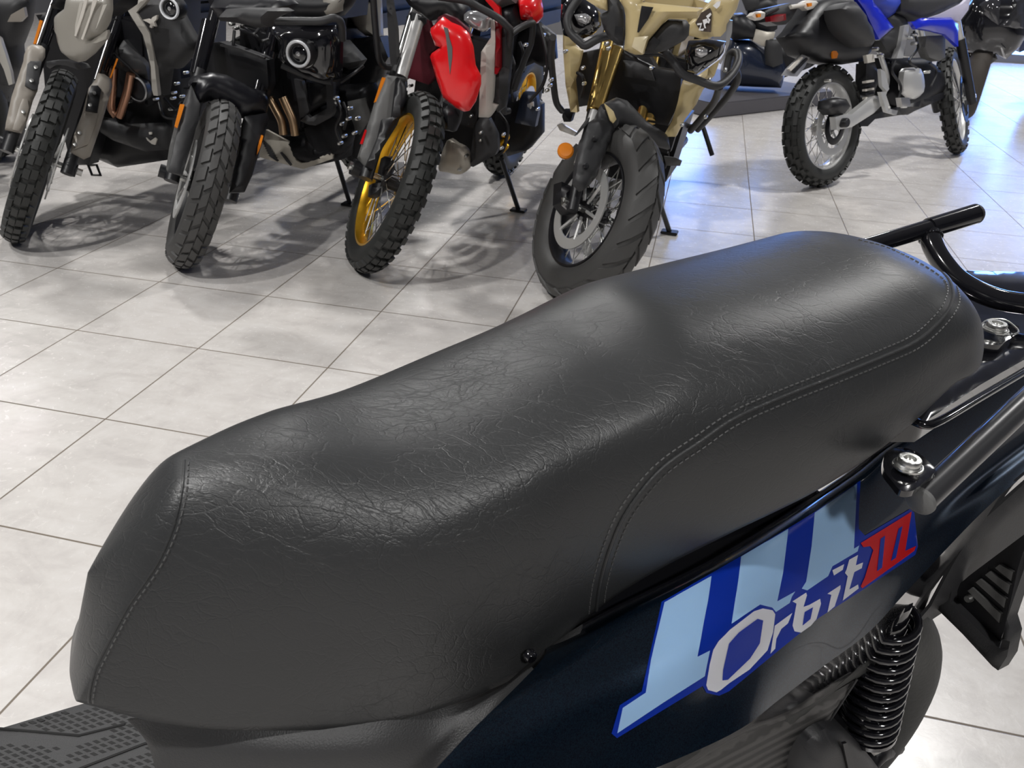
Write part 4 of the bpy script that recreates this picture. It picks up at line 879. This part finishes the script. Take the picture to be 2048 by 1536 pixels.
# ------------------------------------------------------------- beige bike
D=Bike('sand beige adventure motorcycle with gold fork tubes and black spoked wheel',(1.945,.339,305.1,24.9,.341,.066),264)
wheel(D.root,'front_wheel',D.c,D.h,D.u,D.ax,D.R,D.r,'diag',M_blk,M_stl,disc=(-1,1),nsp=36,tyremat=M_rub2)
D.fork(.024,.020,M_gfork,M_blk,.95,.34)
for pts,rr_,mm,nm in ((z4(550,240,438,568),.026,M_gfork,'upper_fork_tube'),(z4(775,385,712,620),.026,M_gfork,'upper_fork_tube'),(z4(432,572,350,845),.017,M_chr,'fork_stanchion')):
    if nm=='fork_stanchion': mm=M_slv
    tube(nm,[hit(p,D.c+D.fn*.03,D.fn) for p in pts],rr_,mm,D.root,seg=22)
for pts in (z4(552,236,544,258),z4(778,372,772,392)): tube('fork_clamp_ring',[hit(p,D.c+D.fn*.03,D.fn) for p in pts],.030,M_stl,D.root,seg=22)
fd=D.PF('front_fender',z4(480,530,545,498,600,515,700,620,808,690,820,762,760,745,700,700,600,660,560,642,540,655),.12,M_dgry,.02,25,.015,label='charcoal fender')
D.PF('fender_side',z4(345,690,400,630,450,600,480,530,560,642,530,690,505,740,470,830,445,900,400,955,370,977,335,935,345,850,365,760,410,600),.10,M_dgry,.015,12,.02,parent=fd)
D.PF('fender_sticker',z4(485,530,520,560,530,570,545,610,530,630,515,615,500,570),.135,M_beige,.001,2,.004,parent=fd,step=6)
for p in z4(437,710,390,850): lathe('fender_bolt',hit(p,D.c+D.fn*.125,D.fn),D.fn,[(0,.006),(.009,.005),(.011,-.004)],M_blk,fd,14)
lathe('fork_reflector',hit(z4(285,770)[0],D.c+D.fn*.02,D.fn),(D.fn-D.ax*.6).normalized(),[(0,.008),(.022,.006),(.028,0),(.028,-.01)],M_amb,D.root,24)
D.PF('brake_caliper',z4(265,930,330,960,440,960,450,1020,400,1050,370,1100,300,1090,260,1040),-.04,M_blk,.02,8,.05)
D.PF('caliper_bolt',z4(270,1010,320,1030,330,1060,300,1075,272,1050),.0,M_stl,.006,4,.01,step=6)
ck=D.P('headlight_cowl',zd(380,-40,700,-40,640,20,760,40,860,50,1250,90,1200,190,900,190,860,220,760,340,690,420,640,560,560,560,450,510,465,350,465,160,450,80),.08,M_beige,.03,25,.03,label='sand beige nose cowl')
D.P('cowl_cut',zd(630,60,750,75,700,190,600,335,585,330,610,180),.118,M_blk,.002,3,.004,parent=ck,step=8)
D.P('cowl_shine_panel',zd(560,380,700,370,680,420,640,550,530,480),.115,mat('pale_beige',s2l(222,208,172),.3,coat=.5),.004,5,.004,parent=ck,step=8)  # paler patch paints a shine onto the beige cowl
D.P('side_intake',zd(280,-40,400,-20,450,90,465,350,440,470,380,460,300,400,240,290,200,150,290,110),.05,M_dgry,.015,12,.03)
D.P('intake_vent',zd(360,270,445,285,440,430,350,370),.085,M_blk,.002,3,.005,step=8)
D.P('side_intake',zd(900,200,1070,210,1110,260,1100,370,1060,420,880,520,760,550,645,540,680,440,800,290),.05,M_dgry,.02,14,.03)
D.P('intake_vent',zd(755,375,820,420,770,505,670,505,700,440),.088,M_blk,.002,3,.005,step=8)
D.P('left_cheek',zd(30,-20,270,-20,275,110,200,90),.06,M_beige,.01,8,.02)
D.P('lamp_pod',zd(-190,-40,20,-20,110,50,175,150,180,270,110,360,-20,420,-170,360,-200,200),-.06,M_gblk,.04,30,.05)
lp=D.P('fog_lamp',zd(-60,150,40,140,100,180,90,230,60,250,-30,220),.005,M_lens,.01,7,.02,step=7,label='oval clear lamp')
D.P('lamp_pod',zd(1110,420,1300,410,1480,440,1450,560,1400,620,1200,760,1080,720,1070,560),-.08,M_gblk,.04,30,.05)
D.P('fog_lamp',zd(1180,500,1240,480,1300,510,1300,560,1240,590,1180,570),-.025,M_lens,.01,7,.02,step=7,label='oval clear lamp')
sp=D.P('side_sticker_panel',zd(1015,325,1150,200,1350,-10,1400,-40,1640,-40,1600,100,1500,250,1490,320,1440,375,1200,380,1060,350),-.06,M_beige,.012,10,.02,label='sand beige upper side panel')
for q in (zd(1180,235,1240,130,1330,80,1350,120,1340,330,1240,320),):
    D.P('sticker',q,-.041,mat('sticker_brown',(.08,.06,.05),.4),0,0,.004,parent=sp,step=10)
for q in (zd(1200,240,1250,235,1230,300,1270,290,1260,315,1215,310,1235,255,1200,258),zd(1255,205,1300,190,1310,225,1280,250,1290,290,1275,290),zd(1290,165,1335,130,1345,150,1315,185,1335,200,1320,240,1305,235,1315,205),zd(1360,60,1400,20,1440,10,1430,60,1400,90)):
    D.P('sticker_letter',q,-.034,M_wht,0,0,.003,parent=sp,step=12)
D.P('side_trim_blue_edge',zd(1500,200,1560,210,1555,330,1520,470,1440,660,1420,640,1490,520,1500,330),-.07,M_lens,.005,4,.01)
D.P('left_side_panel',zc(1600,140,1640,160,1720,460,1700,540,1790,600,1750,780,1700,950,1720,1150,1740,1330,1660,1320,1600,1000,1570,560,1570,300),-.20,M_beige,.02,12,.03,label='tall sand beige left side panel')
D.P('right_side_panel',zd(1050,830,1200,780,1430,610,1370,780,1250,930,1180,1080,1060,1240,980,1400,850,1400,940,1240,1000,1050,1030,900),-.22,M_beige,.02,14,.03,label='tall sand beige right side panel')
D.P('radiator_grille',zd(-60,560,300,480,700,560,780,700,1040,740,1020,1040,900,1290,700,1250,300,1040,-40,1100,-60,800),-.30,M_blk,.005,12,.05)
D.P('inner_panel',zd(440,620,700,650,760,830,440,780),-.27,M_dgry,.01,8,.02)
D.T('crash_bar',[(*p,x) for p,x in zip(zd(-5,-30,-95,110,-130,220,-100,330,0,430,60,465,180,400,300,360),(-.02,.0,.02,.03,.04,.04,.03,.0))],.013,M_dgry)
D.T('crash_bar',[(*p,x) for p,x in zip(zc(1450,440,1430,640,1450,900,1490,1200,1560,1310),(.0,-.08,-.16,-.24,-.3))],.012,M_dgry)
D.T('crash_bar',[(*p,x) for p,x in zip(zd(880,540,960,640,1050,760,1200,820,1400,880,1540,780,1620,640,1610,540,1540,560,1500,740),(-.02,0,.0,-.02,-.04,-.1,-.16,-.2,-.22,-.2))],.013,M_dgry)
D.T('crash_bar',[(*p,x) for p,x in zip(zd(1430,890,1370,1050,1250,1200,1130,1340),(-.05,-.15,-.25,-.32))],.012,M_dgry)
D.T('crash_bar',[(*p,x) for p,x in zip(zd(1600,720,1610,830,1500,1000,1350,1170,1200,1330),(-.18,-.2,-.27,-.33,-.38))],.012,M_dgry)
bits(D,z4(75,230,205,410,200,440,185,465,280,265,490,225,500,250,370,350,375,430,880,640,1000,600,1100,360,720,350,1020,410),-.10,M_stl,.006)
for P_ in (zd(460,540,560,600,680,660,760,700),zc(1740,860,1800,900,1820,1000,1780,1150),zd(480,500,640,560,800,560,900,600),z4(150,120,190,300,170,430,100,520)): hose(D,P_,-.14)
D.T('centre_stand',[(*p,-.85) for p in z4(870,640,940,650,990,655,1035,795)],.010,M_blk,0)
D.T('brake_pedal',[(*p,-.62) for p in z4(800,700,808,800,790,860)],.007,M_blk,0)
D.P('pedal_pad',z4(788,800,850,808,880,825,870,850,800,848),-.60,M_mgry,.004,4,.01,step=8)
D.P('foot_peg',z4(240,640,262,632,345,680,335,698,255,668),-.62,M_alu,.004,4,.015,step=8)
D.P('peg_joint',zc(1570,1300,1640,1300,1690,1340,1660,1440,1580,1440,1560,1380),-.55,M_blk,.02,8,.04)
stand(D,(1339,464),-.66,(1312,385))
D.core(1.47,w=.15,tank=M_beige); D.rear(1.5,.33,.075,'diag',M_blk,nsp=20)
# ------------------------------------------------------------- blue dirt bike seen from the rear right
def E_():
    az=52
    b=Bike('blue off-road motorcycle with silver spoked wheels and knobbly tyres, seen from behind',(3.098,2.417,50.5,12,.333,.052),az,leanf=11)
    wheel(b.root,'rear_wheel',b.c,b.h,b.u,b.ax,b.R,b.r,'knob',M_slv,M_chr,disc=(-1,),nsp=32,hubr=.035,W=1.05)
    x,y,a,l,R,r=4.144*KB,3.712*KB,math.radians(70),math.radians(22),.355*KB,.043*KB
    h=Vector((math.cos(a),math.sin(a),0));lf=Vector((-math.sin(a),math.cos(a),0));ax=math.cos(l)*lf-math.sin(l)*UP;u=math.cos(l)*UP+math.sin(l)*lf
    fc=Vector((x,y,r))+(R-r)*u
    wheel(b.root,'front_wheel',fc,h,u,ax,R,r,'knob',M_slv,M_chr,disc=(-1,),nsp=32,discmat=M_blk)
    fdv=(math.cos(RKE)*u-math.sin(RKE)*h)
    for sg in (-1,1):
        p=fc+ax*.10*sg
        tube('fork_slider',[p-fdv*.04,p+fdv*.42],.028,M_blk,b.root,seg=14); tube('fork_tube',[p+fdv*.4,p+fdv*.9],.022,M_slv,b.root,seg=14)
    tube('front_axle',[fc-ax*.13,fc+ax*.13],.012,M_stl,b.root)
    y_=-.10
    PY=b.PY
    PY('swingarm',z5(735,815,790,798,850,795,1010,665,1052,672,1055,735,1000,790,850,885,745,905),-.13,M_slv,.01,10,.035,label='brushed silver swingarm')
    lathe('axle_adjuster',hit(z5(815,855)[0],b.c-b.Y*.16,b.Y),b.Y,[(0,-.006),(.02,-.006),(.024,0),(.024,.03)],M_blk,b.root,18)
    lathe('sprocket',b.c-b.Y*.07,b.Y,[(.06,-.004),(.09,-.004),(.095,0),(.09,.004),(.06,.004)],M_eng,b.root,40,closed_prof=True)
    PY('brake_caliper',z5(690,700,740,680,810,690,840,740,800,790,720,800,680,760),-.12,M_blk,.03,12,.06)
    PY('rear_fender',z5(480,210,600,30,700,-40,900,-40,1000,180,1005,330,930,425,780,450,640,425,520,375,440,250),-.02,M_blk,.05,40,.10,label='black rear fender')
    PY('silencer',z5(770,60,850,10,905,50,1005,240,1000,300,960,325,880,275,800,190),-.16,M_dgry,.04,25,.09,smooth=2)
    PY('number_plate_holder',z5(370,525,400,480,510,370,562,385,520,470,470,532),.0,M_lens,.004,6,.012)
    PY('plate_edge',z5(410,480,500,395,512,402,425,495),-.01,M_white,.002,3,.01,step=8)
    PY('plate_edge',z5(430,500,535,402,545,412,450,512),-.01,M_blk,.002,3,.01,step=8)
    for q in (z5(150,110,175,85,215,75,250,90,240,125,210,140,175,130),z5(505,20,540,0,600,5,615,20,580,60,540,72,515,50)):
        g=PY('turn_signal',q,-.02,M_white,.02,8,.03,label='white turn signal')
        cx=sum(p[0] for p in q)/len(q);cy=sum(p[1] for p in q)/len(q); PY('signal_bulb',[(cx-4,cy-3),(cx+4,cy-4),(cx+4,cy+3),(cx-2,cy+4)],-.045,M_amb,.005,3,.01,parent=g,step=5)
    for q in (z5(240,95,330,60),z5(420,50,515,35)): tube('signal_stalk',[hit(p,b.c-b.Y*.02,b.Y) for p in q],.010,M_white if q[0][0]>1560 else M_blk,b.root,seg=10)
    PY('tail_light_bracket',z5(250,60,420,20,470,60,430,130,390,170,330,175,270,150),.0,M_blk,.02,14,.06)
    PY('tail_light',z5(280,115,330,100,390,95,390,140,340,152,285,150),-.02,M_dred,.02,10,.03)
    PY('side_reflector',z5(712,360,735,345,755,375,745,405,720,408),-.06,M_amb,.006,4,.01,step=7)
    PY('side_panel',z5(860,-40,975,-40,1010,30,1040,60,1085,120,1140,190,1100,225,1040,275,1000,200,940,70),-.15,M_blue,.02,14,.02,label='bright blue rear side panel')
    PY('seat_side',z5(960,-40,1190,-40,1190,30,1150,90,1100,125,1060,100,1010,30),-.10,mat('blue_seat_cover',(.03,.06,.42),.45),.04,25,.06,label='blue seat')
    PY('air_box',z5(1100,125,1190,80,1270,120,1240,160,1215,380,1160,400,1090,350,1050,280,1140,200),-.10,M_dgry,.02,14,.06)
    PY('tank_side',z5(1190,-40,1660,-40,1630,25,1380,130,1280,150,1190,80),-.13,M_dgry,.03,20,.08)
    PY('shroud_graphic',z5(1370,130,1480,95,1620,25,1680,-30,1660,70,1600,150,1500,125),-.19,M_lav,.008,8,.02)
    PY('radiator_shroud',z5(1262,150,1300,150,1340,125,1540,122,1590,170,1590,325,1500,240,1400,215,1295,200),-.20,M_blue,.02,14,.02,label='bright blue radiator shroud')
    PY('radiator',z5(1370,250,1500,245,1500,400,1460,425,1390,400,1360,330),-.14,M_mgry,.01,10,.05)
    PY('frame_rail',z5(1215,180,1250,170,1245,210,1205,405,1160,405,1185,330),-.14,M_slv,.008,8,.03)
    PY('shock_absorber',z5(950,440,1010,440,1030,560,1000,680,940,660,945,560),-.05,M_blk,.03,14,.06)
    for k in range(5): PY('shock_coil',z5(945,565+k*28,1005,555+k*28,1005,570+k*28,945,580+k*28),-.09,M_white if k%2==0 else M_blk,.01,3,.02,step=8)
    PY('engine',z5(1060,400,1360,400,1480,500,1500,640,1380,720,1240,800,1080,800,1040,660),.0,M_eng,.06,30,.14)
    PY('engine_cover',z5(1215,500,1260,470,1330,480,1355,560,1350,640,1290,690,1250,670,1210,620),-.12,M_slv,.02,14,.03,smooth=2,label='silver engine side cover')
    PY('kick_lever',z5(1050,480,1080,500,1110,620,1095,640,1060,600),-.15,M_slv,.008,6,.02)
    PY('brake_lever',z5(1050,640,1080,640,1120,760,1170,770,1160,800,1090,780),-.16,M_slv,.008,6,.02)
    PY('frame_mount',z5(950,385,1000,375,1010,430,960,440),-.14,M_lgry,.006,5,.02)
    PY('foot_peg',z5(1190,680,1250,680,1260,740,1200,745),-.2,M_alu,.008,6,.03)
    PY('lower_frame',z5(900,850,1000,800,1290,700,1500,640,1500,680,1250,790,1010,830,960,880,910,880),-.05,M_blk,.02,8,.05)
    tube('frame_downtube',[hit(p,b.c-b.Y*.05,b.Y) for p in z5(1010,260,1060,420,1095,560,1050,720)],.014,M_slv,b.root,5)
    for q in z5(1030,340,1065,385,1390,500,1300,300,1270,260,1300,240,1110,750,1230,690,1230,740,700,560): 
        c=hit(q,b.c-b.Y*.17,b.Y); lathe('engine_bolt',c,-b.Y,[(0,.006),(.006,.005),(.009,0),(.009,-.03)],M_stl,b.root,10)
    for P_ in (z5(1280,220,1310,330,1250,420,1300,470),z5(1150,420,1130,500,1190,600,1170,700),z5(1390,440,1440,500,1400,600)): tube('hose',[hit(q,b.c-b.Y*.15,b.Y) for q in P_],.007,M_blk,b.root,5,8)
    return b
Eb=E_()
# ---------------------------------------------------------- things further back
class Far:
    """a thing further back, built on upright planes at world depth y"""
    def __init__(s,name,label,cat,x,y,rot=0):
        s.root=empty(name,Vector((x,y,0)),label,cat); s.o=Vector((x,y,0)); a=math.radians(rot)
        s.n=Vector((math.sin(a),-math.cos(a),0)); s.t=Vector((math.cos(a),math.sin(a),0)); s.k=0
    def P(s,name,poly,d,m,bulge=.04,w=20,thick=.06,smooth=0,step=12,parent=None,label=None):
        s.k+=1
        return pillow(name,poly,s.o+s.n*(d+.0003*s.k),s.n,bulge,w,thick,m,parent or s.root,smooth,step,label=label)
    def T(s,name,pts,r,m,parent=None,smooth=5): return tube(name,[hit(p[:2],s.o+s.n*p[2],s.n) for p in pts],r,m,parent or s.root,smooth)
def ground(px): return hit(px,Vector((0,0,0)),UP)
# display plinth
g0=ground((1460,233)); g1=ground((1562,221))
pt=(g1-g0); pt.normalize(); pn=Vector((-pt.y,pt.x,0)); zt=.11
bm=bmesh.new(); c=g0+pt*.55+pn*.75+UP*zt/2
box_bm(bm,c,pt,pn,UP,1.5,1.5,zt,.008)
pl=link('display_plinth',bm,mat('plinth_grey',s2l(82,80,84),.6),smooth=False); pl['label']='low dark grey display plinth on the tiles behind the beige motorcycle'; pl['category']='plinth'
gs=g0+pt*.5+pn*.30
# black maxi scooter on the plinth
S=Far('scooter','black maxi scooter parked on the grey plinth, behind the beige motorcycle','scooter',gs.x,gs.y,8)
S.root.location.z=0
S.P('seat',zd(1555,160,1700,150,1800,260,1810,380,1770,400,1570,410,1545,300),.10,M_blk,.05,25,.2,label='black padded seat')
S.P('side_body',zd(1560,420,1760,420,1900,520,2060,560,2120,700,2060,900,1780,890,1600,880,1480,880,1480,760),.05,mat('blue_black_paint',(.01,.016,.035),.25,coat=.6),.08,40,.25)
S.P('side_cover',zd(1900,400,2060,400,2080,650,1980,690,1900,660),.14,M_dgry,.03,14,.05)
S.P('engine_cover',zd(1800,300,1920,330,2000,330,1960,480,1860,470,1770,420),.12,M_skid,.03,14,.05)
S.P('rear_rack',z5(110,0,250,-20,330,0,330,200,250,260,180,240,130,140),.0,M_blk,.03,15,.06)
S.P('number_plate',zd(1650,-20,1830,-20,1860,100,1700,110),.02,M_dgry,.01,8,.02)
S.P('tyre',zd(1500,760,1640,720,1800,800,1810,870,1500,880),-.02,M_rub,.04,20,.12)
S.P('floor_panel',z5(330,300,520,330,620,430,560,470,380,540,200,590,60,560),-.05,M_blk,.04,20,.12)
# black sport motorcycle at the far right
gb=ground((1945,243))
K=Far('motorcycle','glossy black sports motorcycle at the right edge, behind the blue dirt bike','motorcycle',gb.x,gb.y,-12)
def far_wheel(F,px_c,R,r,az,rim,spoke,kind='slick',cast=0,tm=None,name='front_wheel',lean=0):
    a=math.radians(az);h=Vector((math.cos(a),math.sin(a),0));l=math.radians(lean);lf=Vector((-math.sin(a),math.cos(a),0)); ax=math.cos(l)*lf-math.sin(l)*UP;u=math.cos(l)*UP+math.sin(l)*lf
    g=ground(px_c); c=Vector((g.x,g.y,r))+(R-r)*u
    return wheel(F.root,name,c,h,u,ax,R,r,kind,rim,spoke,disc=(1,),cast=cast,nsp=24,tyremat=tm),c
far_wheel(K,(1925,238),.31,.075,255,M_blk,M_blk,cast=5,tm=mat('dusty_tyre',(.05,.042,.036),.7))
K.P('front_mudguard',ze(400,600,560,560,760,600,800,700,700,770,640,740,560,800,420,800),.05,M_gblk,.04,20,.1)
K.P('fairing',ze(330,250,520,-30,1150,-30,1150,400,1060,560,900,700,780,640,640,680,480,640,350,560,320,400),.10,M_gblk,.10,50,.2,label='glossy black fairing')
K.P('fairing_panel',ze(560,60,700,-20,830,-20,860,200,900,180,980,-20,1111,-20,1111,330,1000,380,850,360,700,300,600,200),.16,mat('gloss_grey_black',(.05,.05,.055),.1,coat=1,metal=.4),.06,30,.05)
K.P('turn_signal',ze(330,660,350,665,380,740,350,740),.12,M_amb,.01,4,.03,step=5)
K.P('headlight',ze(835,570,850,560,905,690,870,690),.22,M_lens,.004,3,.01,step=5)
K.P('seat_body',z5(1700,-60,2060,-60,2060,60,1700,80),-.1,M_blk,.05,20,.3)
# quad bike wheel at the right edge
gq=ground((2075,212))
Q=Far('quad_bike','dark blue quad bike wheel cut off by the right edge','quad bike',gq.x,gq.y,0)
far_wheel(Q,(2085,212),.30,.12,235,mat('blue_grey_rim',(.10,.14,.3),.35,metal=.4),M_blk,kind='knob',cast=4,tm=mat('blue_black_tyre',(.02,.028,.05),.6),name='quad_wheel')
Q.P('mudguard',ze(1040,500,1120,380,1200,380,1200,560,1111,600,1060,620),.1,mat('navy_plastic',(.015,.03,.09),.35,coat=.4),.05,14,.2)
Q.P('bodywork',ze(1080,-30,1300,-30,1300,420,1100,420),.05,M_gblk,.05,20,.3)
# grey motorcycle cut off by the left edge
gl=ground((-40,330))
Lb=Far('motorcycle','dark grey motorcycle cut off by the left edge','motorcycle',gl.x,gl.y,10)
Lb.P('tank_side_panel',z1(-60,-20,165,-20,150,120,100,250,110,370,70,480,40,470,20,640,-60,640),.12,M_dgry,.06,40,.05,label='dark grey side panel')
Lb.P('panel_edge',z1(-40,180,0,210,30,300,60,400,68,460,48,468,20,380,-40,260),.22,M_lgry,.006,5,.02)
Lb.P('panel_top',z1(60,80,130,40,140,90,110,120,40,120),.20,M_grd,.006,6,.02)
Lb.P('engine',z1(-80,440,60,470,60,620,40,850,-80,900),-.05,M_eng,.05,25,.15)
far_wheel(Lb,(-70,372),.33,.06,270,M_blk,M_stl,kind='adv',name='front_wheel',lean=8)
Lb.P('seat',z1(-80,-60,120,-60,160,0,-80,0),-.2,M_blk,.05,20,.4)
